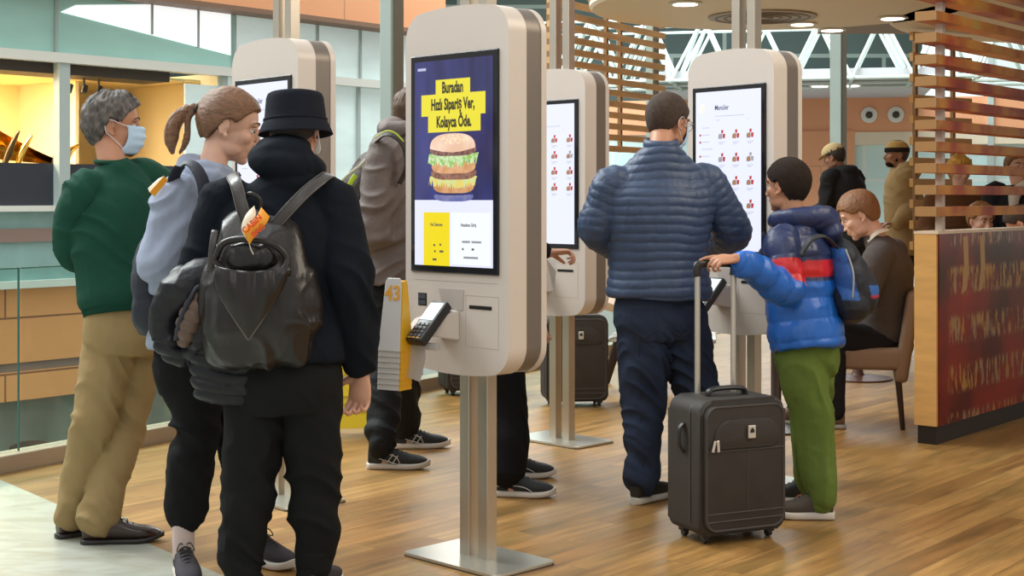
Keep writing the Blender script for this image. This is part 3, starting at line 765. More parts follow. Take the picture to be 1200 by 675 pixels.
for s, u, v, sz in (('Buradan', .50, .137, .054), ('Hızlı Sipariş Ver,', .50, .218, .054), ('Kolayca Öde.', .515, .303, .054)): stext(bz, s, 'headline_text', ink, u, v, sz * 1.06, .0022, .60, dz=5)
lit(bz, 'status_mark', emat('pale_mark', (.6, .65, .9), .8), quad(.04, .15, .032, .045), 1)
gink = mat('small_print_ink', (.16, .15, .14), .4)
stext(bz, 'Ne İstersen', 'tile_text', gink, .29, .80, .017, .0004); stext(bz, 'Hesabına Giriş', 'tile_text', gink, .70, .80, .017, .0004)
for u, v, w in ((.25, .895, .022), (.33, .892, .022), (.33, .925, .05), (.26, .925, .02), (.24, .965, .05), (.62, .875, .10), (.74, .875, .12), (.62, .91, .02), (.74, .91, .03), (.64, .95, .18)):
    lit(bz, 'tile_mark', gink if u < .5 or w < .05 else mat('faint_ink', (.45, .46, .52), .4), quad(u, u + w, v, v + .010), 3)
# burger: stacked layers, drawn on the screen
def bcol(name, c1, c2, sc=40, st=1.0):
    m = bpy.data.materials.new(name); m.use_nodes = True; nt = m.node_tree; b = nt.nodes['Principled BSDF']; b.inputs['Base Color'].default_value = (*[x * .1 for x in c1], 1); b.inputs['Roughness'].default_value = .15
    tc = nt.nodes.new('ShaderNodeTexCoord'); nz = nt.nodes.new('ShaderNodeTexNoise'); nz.inputs['Scale'].default_value = sc; nz.inputs['Detail'].default_value = 4; nt.links.new(tc.outputs['Object'], nz.inputs['Vector'])
    rp = nt.nodes.new('ShaderNodeValToRGB'); e = rp.color_ramp.elements; e[0].position = .4; e[0].color = (*c1, 1); e[1].position = .6; e[1].color = (*c2, 1)
    nt.links.new(nz.outputs['Fac'], rp.inputs[0]); nt.links.new(rp.outputs[0], b.inputs['Emission Color']); b.inputs['Emission Strength'].default_value = st
    return m
def blob(u0, u1, v0, v1, kind, seed):
    rd = random.Random(seed); n = 40; cu, cv = (u0 + u1) / 2, (v0 + v1) / 2; pts = []
    if kind == 'dome':
        for k in range(n + 1):
            a = PI * k / n; pts.append((cu + (u1 - u0) / 2 * math.copysign(abs(math.cos(a)) ** .75, math.cos(a)), v1 - (v1 - v0) * math.sin(a) ** .8 * 1.0))
        pts += [(u0 + (u1 - u0) * t, v1 + .02 * math.sin(PI * t)) for t in (.1, .3, .5, .7, .9)]
    elif kind == 'ruff':
        for k in range(n): pts.append((u1 - (u1 - u0) * k / n, v0 + .012 * rd.random() - .0 * math.sin(PI * k / n)))
        for k in range(n): pts.append((u0 + (u1 - u0) * k / n, v1 + .018 * math.sin(PI * k / n) - .035 * rd.random() * (k % 2)))
    else:
        for k in range(n):
            a = 2 * PI * k / n; ct, st = math.cos(a), math.sin(a)
            pts.append((cu + (u1 - u0) / 2 * math.copysign(abs(ct) ** .45, ct), cv - (v1 - v0) / 2 * math.copysign(abs(st) ** .6, st) + .012 * math.cos(ct * 1.5)))
    return [(SX0 + (SX1 - SX0) * u, SZ1 - (SZ1 - SZ0) * v) for u, v in pts]
lit(bz, 'burger_bottom_bun', bcol('bun_low', (.55, .26, .10), (.70, .38, .18), 30), blob(.25, .77, .585, .635, 'b', 1), 3)
lit(bz, 'burger_sauce', bcol('salad_cheese', (.80, .62, .14), (.62, .74, .34), 60), blob(.19, .81, .555, .61, 'ruff', 2), 4)
lit(bz, 'burger_patty', bcol('patty_low', (.20, .09, .06), (.34, .17, .12), 70), blob(.22, .80, .525, .57, 'b', 3), 5)
lit(bz, 'burger_middle_bun', bcol('bun_mid', (.62, .30, .12), (.74, .42, .22), 30), blob(.23, .79, .485, .54, 'b', 4), 6)
lit(bz, 'burger_lettuce', bcol('lettuce', (.28, .52, .10), (.68, .82, .52), 55), blob(.18, .83, .445, .505, 'ruff', 5), 7)
lit(bz, 'burger_patty', bcol('patty_top', (.16, .07, .06), (.30, .16, .14), 70), blob(.21, .80, .42, .455, 'b', 6), 8)
lit(bz, 'burger_top_bun', bcol('bun_top', (.82, .52, .36), (.92, .70, .56), 9), blob(.21, .79, .358, .43, 'dome', 7), 9)
rd = random.Random(5)
mb = MB()
for i in range(46):
    a = rd.random() * 2 * PI; r = rd.random() ** .6; u = .52 + .19 * r * math.cos(a); v = .388 + .020 * r * math.sin(a)
    x = SX0 + (SX1 - SX0) * u; z = SZ1 - (SZ1 - SZ0) * v
    mb.prism([(x + .0042 * math.cos(q), z + .0026 * math.sin(q)) for q in (0, 1, 2, 3, 4, 5)], FY - .0040, FY - .0034)
mb.build('sesame_seeds', emat('sesame', (1, .80, .50), 1.0), bz)
lit(bz, 'burger_reflection', bcol('plate_reflection', (.12, .14, .36), (.26, .26, .46), 14), blob(.26, .76, .645, .675, 'b', 9), 2)

# --- menu screens ---
def icon(bz, u, v, s, k):
    a = (SX0 + (SX1 - SX0) * u, SZ1 - (SZ1 - SZ0) * v)
    red = mat('menu_red', (.35, .03, .03), .4, emit=((.42, .03, .04), .5)); br = mat('menu_brown', (.28, .15, .08), .4, emit=((.32, .18, .10), .5)); gy = mat('menu_grey', (.25, .24, .26), .4, emit=((.3, .3, .33), .5))
    mb = MB(); w = s
    mb.prism([(a[0] - w, a[1] - w * .9), (a[0] + w * .1, a[1] - w * .9), (a[0] + w * .2, a[1] - w * .3), (a[0] + w * .0, a[1] + w * .25), (a[0] - w * .8, a[1] + w * .2), (a[0] - w * 1.05, a[1] - w * .3)], FY - .0018, FY - .0012)
    mb.build('menu_burger', br if k % 3 else gy, bz)
    mb = MB(); mb.prism([(a[0] + w * .35, a[1] - w * .8), (a[0] + w * .95, a[1] - w * .8), (a[0] + w * 1.1, a[1] + w * .2), (a[0] + w * .3, a[1] + w * .2)], FY - .0018, FY - .0012)
    mb.prism([(a[0] - w * .1, a[1] + w * .3), (a[0] + w * .4, a[1] + w * .3), (a[0] + w * .5, a[1] + w * 1.1), (a[0] - w * .2, a[1] + w * 1.0)], FY - .0018, FY - .0012)
    mb.build('menu_drink', red if k != 5 else gy, bz)
def menu(bz, rows, cols, u0, du, v0, dv, head, side=True):
    lit(bz, 'menu_page', scr_white, quad(0, 1, 0, 1))
    fi = mat('faint_menu_ink', (.42, .42, .50), .4, emit=((.45, .46, .55), .4))
    if head: stext(bz, head, 'menu_heading', mat('menu_ink', (.06, .06, .09), .4), .30, .105, .034, .0003, .8, 'LEFT')
    mb = MB()
    def bar(u, w, v, h=.004):
        q = quad(u, u + w, v, v + h); mb.prism(q, FY - .0018, FY - .0012)
    bar(.30, .45, .155); bar(.32, .06, .18); bar(.80, .02, .18)
    k = 0
    for r in range(rows):
        for c in range(cols):
            u = u0 + c * du; v = v0 + r * dv
            bar(u - .05, .10, v + .045); bar(u - .04, .06, v + .055)
    if side:
        for i in range(7): bar(.10, .12 if i != 3 else .17, .225 + i * .045)
    mb.build('menu_text', fi, bz)
    for r in range(rows):
        for c in range(cols):
            icon(bz, u0 + c * du, v0 + r * dv, .021, k); k += 1
    if side:
        mb = MB()
        for i in (1, 2, 4):
            q = quad(.06, .085, .222 + i * .045, .235 + i * .045); mb.prism(q, FY - .0018, FY - .0012)
        mb.build('menu_bullet', mat('menu_red', (.35, .03, .03)), bz)
kr, bz = kiosk('pale kiosk between the quilted-jacket man and the boy, menu grid on its white screen', 1.115, 6.9, pole_top=5.6, rz=math.radians(-52))
menu(bz, 4, 3, .41, .215, .275, .145, 'Menüler')
mb = MB()    # faint double arch mark at the top left of the page
for du in (0, .035):
    P = [V((SX0 + (SX1 - SX0) * (.075 + du + .035 * t), FY - .0018, SZ1 - (SZ1 - SZ0) * (.135 - .055 * math.sin(PI * t) ** .6))) for t in [i / 10 for i in range(11)]]
    mb.tube(P, .0018, 6)
mb.build('arch_mark', mat('pale_arch', (.75, .66, .5), .4, emit=((.8, .7, .6), .6)), bz)
lit(bz, 'menu_footer_mark', mat('menu_red', (.35, .03, .03)), quad(.60, .635, .845, .855), 3); lit(bz, 'menu_footer_mark', mat('menu_red', (.35, .03, .03)), quad(.80, .835, .845, .855), 3)
lit(bz, 'menu_button', emat('button_lime', (.55, .72, .05), .9), quad(.22, .34, .86, .97), 3)
km, bz = kiosk('pale kiosk half hidden behind the advert kiosk, menu page on its white screen', .275, 7.98, pole_top=5.8)
menu(bz, 4, 3, .38, .27, .25, .115, None, False)
kl, bz = kiosk('pale kiosk behind the bucket hat person, only its pale blue screen corner showing', -1.005, 6.46, pole_top=5.6, rz=math.radians(-49))
menu(bz, 4, 3, .41, .215, .275, .145, 'Menüler')

# ---------------- stack of numbered table markers beside the front kiosk ----------------
mk_w = mat('marker_white_plastic', (.66, .64, .62), .35); mk_y = mat('marker_yellow_plastic', (.85, .46, .02), .35); mk_o = mat('marker_number_orange', (.80, .38, .06), .4)
def marker(name, label, z, x, y, first):
    t = thing(name, label, 'table number', (x, y, z), math.radians(-30), 'stacked table number markers')
    t.scale = (.95, .95, .88)
    # front plate: slim trapezoid, local x width, -y front
    M = Matrix.Rotation(math.radians(-6), 4, 'X')
    mb = MB(); mb.prism([(-.048, 0), (.052, 0), (.040, .285), (.030, .30), (-.024, .30), (-.034, .285)], -.006, .0, bev=.002, seg=1, M=M); mb.build('front_plate', mk_w, t, autos=.5)
    mb = MB()
    fr_ = [(.052, 0), (.040, .285)]
    a = [M @ V((.053, -.004, 0)), M @ V((.041, -.004, .285)), V((.041, .055, .275)), V((.053, .075, -.0))]
    off = V((.006, 0, 0)); A = [mb.bm.verts.new(p) for p in a]; B = [mb.bm.verts.new(p + off) for p in a]
    mb.bm.faces.new(A); mb.bm.faces.new(B[::-1])
    for i in range(4): mb.bm.faces.new((A[i], A[(i + 1) % 4], B[(i + 1) % 4], B[i]))
    mb.build('side_plate', mk_y, t)
    if first:
        mb = MB(); mb.box((-.03, .038, .278), (.046, .055, .288), .002, 1); mb.build('top_plate', mk_y, t)
    if first: text('43', 'number_43', mk_o, t, M @ Matrix.Translation((.004, -.0068, .235)) @ RX, .085, .002, .85)
    return t
p = at(456, 446, 5.22)
for i in range(8):
    dz = -.0 - i * .0205
    marker('table_number_marker', 'upright white and yellow table marker with an orange 43, top of the stack' if i == 0 else 'white table marker in the stack by the front kiosk, %s below the one numbered 43' % ('first', 'second', 'third', 'fourth', 'fifth', 'sixth', 'seventh')[i - 1], p.z + .105 + dz, p.x - i * .0010, p.y + i * .0045, i == 0)
t = thing('marker_holder', 'pale grey bracket on the side of the front kiosk holding the numbered markers', 'holder', (p.x, p.y, p.z - .09), math.radians(-30))
mb = MB(); mb.prism([(.03, .10), (.09, .085), (.115, .17), (.11, .24), (.05, .24)], .06, .066); mb.build('side_cheek', mat('pale_grey_metal', (.52, .50, .48), .4), t)
mb = MB(); mb.box((.06, .066, .20), (.16, .09, .225), .003); mb.build('mounting_arm', mat('pale_grey_metal', (.5, .5, .5)), t)

# ---------------- wet floor sign ----------------
wy = mat('safety_yellow_plastic', (.86, .66, .03), .35); wyd = mat('yellow_raised_print', (.55, .40, .03), .4)
b = at(414, 508, 8.25)
t = thing('wet_floor_sign', 'yellow folding caution sign standing on the floor by the glass balustrade', 'floor sign', (b.x, 8.12, 0), math.radians(10))
for s in (-1, 1):
    M = Matrix.Translation((0, s * .14, 0)) @ Matrix.Rotation(s * math.radians(13), 4, 'X')
    mb = MB()
    mb.prism([(-.15, .0), (-.10, .0), (-.085, .07), (.085, .07), (.10, .0), (.15, .0), (.10, .58), (.07, .62), (.05, .62), (.04, .57), (-.04, .57), (-.05, .62), (-.07, .62), (-.10, .58)], -.008, .008, bev=.003, seg=1, M=M); lf = mb.build('sign_leaf', wy, t, autos=.5)
    if s < 0:
        mb = MB()
        for z in (.15, .19, .23): mb.box((-.08, -.011, z), (.08, -.007, z + .015), M=M)
        mb.prism([(-.06, .33), (.06, .33), (0, .45)], -.011, -.007, M=M)
        mb.build('warning_text', wyd, lf)
mb = MB(); mb.tube([(-.06, 0, .60), (.06, 0, .60)], .012, 10); mb.build('hinge', wy, t)

# ---------------- suitcases ----------------
fab = mat('black_nylon', (.032, .027, .023), .62, bump=(420, .25), var=(9, .12))
fabe = mat('black_piping', (.065, .060, .056), .45)
alu = mat('satin_aluminium', (.66, .63, .58), .3, .8)
blk = mat('black_plastic', (.02, .02, .022), .4)
def suitcase(label, X, Y, rz, w, h, d, handle, detail=True):
    t = thing('suitcase', label, 'suitcase', (X, Y, 0), rz)
    z0 = .038
    mb = MB(); mb.prism(rrect(-w / 2, w / 2, z0, z0 + h, (.055, .035), 8), -d / 2, d / 2, bev=.016, seg=3); body = mb.build('case_body', fab, t, autos=.8)
    mb = MB()
    o = rrect(-w / 2 + .012, w / 2 - .012, z0 + .012, z0 + h - .012, .045, 6)
    for y in (-d / 2 + .004, d / 2 - .004, -d / 2 + .07): mb.tube([(x * (1.0 if y != -d / 2 + .07 else (w / 2 + .001) / (w / 2 - .012)), y, z) for x, z in o], .0045, 6, closed=True)
    mb.build('piping', fabe, body, smooth=True)
    # front pocket
    mb = MB(); mb.prism(rrect(-w / 2 + .014, w / 2 - .014, z0 + .014, z0 + h - .02, .05, 8), -d / 2 - .018, -d / 2 + .01, bev=.010, seg=3); pk = mb.build('front_pocket', fab, t, autos=.8)
    mb = MB(); mb.prism(rrect(-w / 2 + .05, w / 2 - .04, z0 + h - .185, z0 + h - .075, (.075, .03), 8), -d / 2 - .026, -d / 2 + .01, bev=.008, seg=3); mb.build('upper_pocket', fab, t, autos=.8)
    mb = MB()
    mb.tube([(x, -d / 2 - .018, z) for x, z in rrect(-w / 2 + .020, w / 2 - .020, z0 + .02, z0 + h - .026, .048, 8)], .004, 6, closed=True)
    mb.tube([(-w / 2 + .02, -d / 2 - .0185, z0 + h - .195), (w / 2 - .02, -d / 2 - .0185, z0 + h - .195)], .0035, 6)
    mb.tube([(.01, -d / 2 - .0185, z0 + .09), (.01, -d / 2 - .0185, z0 + h - .20)], .0018, 6)
    [mb.tube([(-w / 2 + .02, -d / 2 - .0185, z0 + q), (w / 2 - .02, -d / 2 - .0185, z0 + q)], .003, 6) for q in (.055, .085)]
    mb.build('zip_line', fabe, pk, autos=.6)
    mb = MB()
    for dx, rot in ((0, 14), (.012, -4)):
        mb.box((-.006, -.004, -.045), (.006, .0, .0), .002, 1, Matrix.Translation((-w / 2 + .05 + dx, -d / 2 - .03, z0 + h - .15)) @ Matrix.Rotation(math.radians(rot), 4, 'Y'))
    mb.build('zip_pull', mat('silver_zip_pull', (.72, .70, .68), .3, .6), pk, label='silver zip pull')
    mb = MB(); mb.box((.0, -d / 2 - .038, z0 + h - .150), (.034, -d / 2 - .030, z0 + h - .100), .003); bd_ = mb.build('badge', mat('silver_badge', (.68, .66, .62), .3, .5), pk, label='silver rectangular badge')
    mb = MB(); mb.prism([(.008, z0 + h - .128), (.026, z0 + h - .128), (.026, z0 + h - .118), (.017, z0 + h - .108), (.008, z0 + h - .118)], -d / 2 - .0395, -d / 2 - .038); mb.build('badge_mark', kslot, bd_)
    mb = MB(); mb.tube([(-.085, 0, z0 + h), (-.075, 0, z0 + h + .022), (0, 0, z0 + h + .028), (.075, 0, z0 + h + .022), (.085, 0, z0 + h)], [(.010, .018)] * 5, 12, 4, hint=(0, 0, 1)); mb.build('top_handle', blk, t, smooth=True)
    mb = MB(); mb.tube([(-w / 2 - .002, -.0, z0 + h * .60), (-w / 2 - .022, -.0, z0 + h * .65), (-w / 2 - .022, -.0, z0 + h * .76), (-w / 2 - .002, -.0, z0 + h * .81)], [(.016, .006)] * 4, 10, 4, hint=(0, 1, 0)); mb.build('side_handle', blk, t, smooth=True)
    if handle:
        for s in (-1, 1):
            mb = MB(); mb.tube([(s * .085, d / 2 - .04, z0 + h - .02), (s * .085, d / 2 - .04, handle * .63 + .35)], .0115, 12); mb.tube([(s * .085, d / 2 - .04, handle * .63 + .34), (s * .085, d / 2 - .04, handle - .02)], .0095, 12); mb.build('pull_tube', alu, t, autos=.6)
        mb = MB(); mb.tube([(-.085, d / 2 - .04, handle - .05), (-.087, d / 2 - .04, handle - .012), (-.06, d / 2 - .04, handle), (.06, d / 2 - .04, handle), (.087, d / 2 - .04, handle - .012), (.085, d / 2 - .04, handle - .05)], [(.014, .017)] * 6, 12, 4, hint=(0, 1, 0)); mb.build('grip', blk, t, smooth=True)
    for sx in (-1, 1):
        for sy in (-1, 1):
            mb = MB(); mb.box((sx * (w / 2 - .05) - .018, sy * (d / 2 - .045) - .02, .022), (sx * (w / 2 - .05) + .018, sy * (d / 2 - .045) + .02, z0 + .008), .004)
            mb.build('wheel_bracket', blk, t)
        for sy in (-1, 1):
            mb = MB(); mb.lathe([(.006, -.010), (.016, -.009), (.018, 0), (.016, .009), (.006, .010)], 20, M=Matrix.Translation((sx * (w / 2 - .05), sy * (d / 2 - .045), .018)) @ Matrix.Rotation(PI / 2, 4, 'Y')); mb.build('wheel', blk, t, autos=.5)
    return t
suitcase('black cabin suitcase with its pull handle raised, held by the boy', .848, 5.74, math.radians(25), .395, .52, .235, 1.075)
suitcase('large black suitcase standing behind the posts of the half hidden kiosk', .40, 9.35, math.radians(8), .40, .55, .24, None)
suitcase('black suitcase mostly hidden behind the steel posts of the advert kiosk', -.30, 9.9, math.radians(20), .36, .50, .22, None)

# ---------------- printed partition and its slats ----------------
P0 = V((2.29, 7.83, 0))
MP = Matrix.Translation(P0) @ Matrix(((gd.x, gp.x, 0, 0), (gd.y, gp.y, 0, 0), (0, 0, 1, 0), (0, 0, 0, 1)))
PRZ = math.atan2(gd.y, gd.x)
t = thing('printed_partition', 'low wooden partition with a dark red and gold printed side at the seating area', 'partition', P0, PRZ)
# local: x along it (away), y to the left of that direction; its printed face looks right/front => -y side
okw = mat('honey_oak_frame', (.66, .37, .12), .42, var=(3, .12, (1, 1, 6)))
pr = bpy.data.materials.new('red_gold_print'); pr.use_nodes = True; nt = pr.node_tree; N = nt.nodes; L = nt.links; b = N['Principled BSDF']
tc = N.new('ShaderNodeTexCoord')
mp = N.new('ShaderNodeMapping'); mp.inputs['Scale'].default_value = (9, 1, 2.2); L.new(tc.outputs['Object'], mp.inputs[0])
n1 = N.new('ShaderNodeTexNoise'); n1.inputs['Scale'].default_value = 2.6; n1.inputs['Detail'].default_value = 6; n1.inputs['Roughness'].default_value = .6; L.new(mp.outputs[0], n1.inputs['Vector'])
r1 = N.new('ShaderNodeValToRGB'); e = r1.color_ramp.elements; e[0].position = .49; e[0].color = (0, 0, 0, 1); e[1].position = .56; e[1].color = (1, 1, 1, 1); L.new(n1.outputs[0], r1.inputs[0])
n2 = N.new('ShaderNodeTexNoise'); n2.inputs['Scale'].default_value = 1.6; L.new(tc.outputs['Object'], n2.inputs['Vector'])
r2 = N.new('ShaderNodeValToRGB'); e = r2.color_ramp.elements; e[0].position = .35; e[0].color = (.035, .006, .004, 1); e[1].position = .62; e[1].color = (.30, .022, .010, 1); L.new(n2.outputs[0], r2.inputs[0])
# rows of motifs
sx_ = N.new('ShaderNodeSeparateXYZ'); L.new(tc.outputs['Object'], sx_.inputs[0])
ms = N.new('ShaderNodeMath'); ms.operation = 'MULTIPLY'; ms.inputs[1].default_value = 2 * PI / .27; L.new(sx_.outputs['Z'], ms.inputs[0])
sn = N.new('ShaderNodeMath'); sn.operation = 'SINE'; L.new(ms.outputs[0], sn.inputs[0])
rs = N.new('ShaderNodeMapRange'); rs.inputs['From Min'].default_value = -.5; rs.inputs['From Max'].default_value = .2; L.new(sn.outputs[0], rs.inputs['Value'])
mm = N.new('ShaderNodeMath'); mm.operation = 'MULTIPLY'; L.new(r1.outputs[0], mm.inputs[0]); L.new(rs.outputs[0], mm.inputs[1])
xr = N.new('ShaderNodeMapRange'); xr.inputs['From Min'].default_value = .12; xr.inputs['From Max'].default_value = .2; L.new(sx_.outputs['X'], xr.inputs['Value'])
m3 = N.new('ShaderNodeMath'); m3.operation = 'MULTIPLY'; L.new(mm.outputs[0], m3.inputs[0]); L.new(xr.outputs[0], m3.inputs[1])
mx = N.new('ShaderNodeMix'); mx.data_type = 'RGBA'; L.new(m3.outputs[0], mx.inputs['Factor']); L.new(r2.outputs[0], mx.inputs['A'])
n3 = N.new('ShaderNodeTexNoise'); n3.inputs['Scale'].default_value = 5; L.new(tc.outputs['Object'], n3.inputs['Vector'])
r3 = N.new('ShaderNodeValToRGB'); e = r3.color_ramp.elements; e[0].position = .4; e[0].color = (.45, .22, .04, 1); e[1].position = .6; e[1].color = (.30, .20, .12, 1); L.new(n3.outputs[0], r3.inputs[0])
L.new(r3.outputs[0], mx.inputs['B']); L.new(mx.outputs['Result'], b.inputs['Base Color']); b.inputs['Roughness'].default_value = .16
PL = 3.2
mb = MB(); mb.box((0, 0, .10), (.02, .125, 1.15)); mb.box((.02, .0, .10), (PL, .125, 1.135)); mb.build('oak_carcass', okw, t)
mb = MB(); mb.box((.02, -.008, .10), (PL, 0, 1.14)); mb.build('printed_panel', pr, t)
mb = MB(); mb.box((-.002, -.012, 1.14), (PL, .127, 1.155)); mb.build('top_rail', mat('pale_top_rail', (.70, .55, .40), .35), t)
mb = MB(); mb.box((.01, .004, 0), (PL, .11, .10)); mb.build('plinth', mat('black_plinth', (.015, .012, .01), .4), t)
# gold garment motifs near the top
mb = MB()
for x in (.34, .58): mb.prism([(x, 1.12), (x + .07, 1.12), (x + .085, .93), (x + .05, .82), (x - .02, .80), (x + .0, .86), (x + .02, .95)], -.0095, -.008)
mb.build('gold_motif', mat('dull_gold_print', (.42, .24, .07), .25), t)

# slats over the partition: printed on the sides, bare oak at the end
ps = bpy.data.materials.new('printed_slats'); ps.use_nodes = True; nt = ps.node_tree; N = nt.nodes; L = nt.links; b = N['Principled BSDF']
tc = N.new('ShaderNodeTexCoord'); n1 = N.new('ShaderNodeTexNoise'); n1.inputs['Scale'].default_value = 2.4; n1.inputs['Detail'].default_value = 7; L.new(tc.outputs['Object'], n1.inputs['Vector'])
r1 = N.new('ShaderNodeValToRGB'); e = r1.color_ramp.elements; e[0].position = .36; e[0].color = (.26, .024, .010, 1); e[1].position = .66; e[1].color = (.50, .34, .08, 1)
for p_, c in ((.44, (.42, .07, .012, 1)), (.5, (.48, .18, .03, 1)), (.57, (.62, .25, .03, 1))): x = e.new(p_); x.color = c
L.new(n1.outputs[0], r1.inputs[0]); L.new(r1.outputs[0], b.inputs['Base Color']); b.inputs['Roughness'].default_value = .45
t = thing('printed_slat_screen', 'hanging screen of red and gold printed slats above the low partition', 'slatted screen', P0, PRZ)
for i in range(17):
    z = 1.235 + i * .118
    mb = MB(); mb.box((.03, 0, z), (PL, .12, z + .052), .001, 1); sl = mb.build('slat', ps, t)
    mb = MB(); mb.box((-.002, -.001, z), (.03, .121, z + .052), .001, 1); mb.build('slat_end', mat('brown_oak_slat_end', (.38, .20, .07), .5), sl)
mb = MB(); mb.box((.16, .035, 1.155), (.20, .075, 3.05)); mb.build('steel_hanger', mat('pale_steel_post', (.55, .50, .44), .35, .3), t)
mb = MB(); mb.box((1.9, .035, 1.155), (1.94, .075, 3.05)); mb.build('steel_hanger', mat('pale_steel_post', (.55, .50, .44), .35, .3), t)

# ---------------- chairs, tables ----------------
uph = mat('taupe_upholstery', (.27, .17, .11), .6, bump=(60, .1)); legm = mat('dark_wood_leg', (.035, .018, .012), .4)
def chair(label, X, Y, rz, group='upholstered dining chairs'):
    t = thing('dining_chair', label, 'chair', (X, Y, 0), rz, group)
    # local: sitter faces -x ... seat spans x -.24..+.24
    mb = MB(); mb.box((-.25, -.25, .34), (.22, .25, .47), .03, 3); mb.build('seat', uph, t, autos=.8)
    mb = MB(); vs = mb.box((.17, -.25, .27), (.25, .25, .80), .03, 3)
    for v in vs: v.co.x += max(0, v.co.z - .45) * .22 + .0 * v.co.y
    mb.build('backrest', uph, t, autos=.8)
    for x, y in ((-.21, -.21), (-.21, .21), (.19, -.21), (.19, .21)):
        mb = MB(); mb.tube([(x + (.03 if x > 0 else -.02), y * 1.06, 0), (x, y, .35)], [.014, .021], 8); mb.build('leg', legm, t, autos=.8)
    return t
chair('taupe upholstered chair under the seated man in the suit jacket, beside the printed partition', 2.09, 8.62, math.radians(-14), None)
t = thing('pedestal_table', 'round cafe table on a dark column behind the seated man', 'table', (2.55, 10.7, 0))
mb = MB(); mb.lathe([(.25, 0), (.25, .012), (.05, .03), (.04, .05), (.04, .70), (.10, .72)], 32); mb.build('pedestal', mat('brown_pedestal', (.10, .045, .03), .4), t, autos=.6)
mb = MB(); mb.lathe([(.36, .72), (.38, .73), (.38, .745), (.36, .755)], 40); mb.build('tabletop', mat('pale_table_top', (.55, .45, .35), .35), t, autos=.6)
t = thing('low_table', 'oak topped table in front of the seated man in the suit', 'table', (1.52, 8.35, 0), .3)
mb = MB(); mb.box((-.26, -.3, .70), (.26, .3, .735), .008); mb.build('tabletop', okw, t, autos=.6)
mb = MB(); mb.lathe([(.2, 0), (.2, .012), (.04, .03), (.03, .05), (.03, .68), (.10, .70)], 32); mb.build('pedestal', legm, t, autos=.6)
# curved oak bench with splayed legs behind the man in jeans
oakc = mat('light_oak_shell', (.58, .38, .22), .4, var=(2.5, .12, (1, 1, 5)))
b = at(735, 395, 10.2)
t = thing('wooden_bench', 'curved oak bench with splayed legs behind the man in jeans', 'bench', (b.x, 10.2, 0), math.radians(-8))
mb = MB(); mb.prism([(-.36, .60), (-.30, .625), (-.12, .615), (.0, .58), (.13, .50), (.24, .40), (.26, .38), (.24, .36), (.12, .455), (-.02, .54), (-.14, .57), (-.36, .565)], -.24, .24, bev=.006, seg=2); mb.build('bench_shell', oakc, t, autos=.6)
mb = MB(); mb.box((-.12, -.22, .34), (.62, .22, .37), .01); mb.build('bench_seat', mat('pale_seat', (.55, .56, .52), .4), t, autos=.6)
for s in (-1, 1):
    mb = MB(); mb.tube([(.25, s * .2, .36), (.52, s * .21, 0)], [(.028, .012), (.02, .012)], 10, hint=(1, 0, 0)); mb.build('leg', mat('orange_oak_leg', (.60, .30, .10), .4), t, autos=.6)
    mb = MB(); mb.tube([(-.05, s * .2, .36), (-.16, s * .21, 0)], [(.028, .012), (.02, .012)], 10, hint=(1, 0, 0)); mb.build('leg', legm, t, autos=.6)
t = thing('shoulder_bag', 'small dark bag with a pale top resting on the floor by the bench', 'bag', (b.x - .12, 9.9, 0))
mb = MB(); mb.ell((0, 0, .12), (.12, .09, .12)); mb.ell((.02, 0, .24), (.08, .06, .07)); mb.bm.verts.ensure_lookup_table()
organic(mb, 'bag_body', mat('dark_canvas', (.03, .03, .035), .7), t, .012, 3)
mb = MB(); mb.tube([(b.x - .2, 9.9, .2), (b.x - .16, 9.9, .36), (b.x - .06, 9.9, .37), (b.x - .02, 9.9, .22)], .012, 8, 4)
mb.build('bag_strap', mat('pale_strap', (.5, .5, .48), .6), t, world=True, smooth=True)
# ---------------- people ----------------
def skin_mat(name, c):
    m = mat(name, c, .5, bump=(90, .06), var=(14, .06))
    b = m.node_tree.nodes['Principled BSDF']; b.inputs['Subsurface Weight'].default_value = .12; b.inputs['Subsurface Radius'].default_value = (.012, .005, .003)
    return m
skinA = skin_mat('skin_fair', (.66, .36, .25)); skinB = skin_mat('skin_tan', (.50, .24, .14)); skinC = skin_mat('skin_brown', (.30, .14, .08)); skinD = skin_mat('skin_light', (.70, .42, .31))

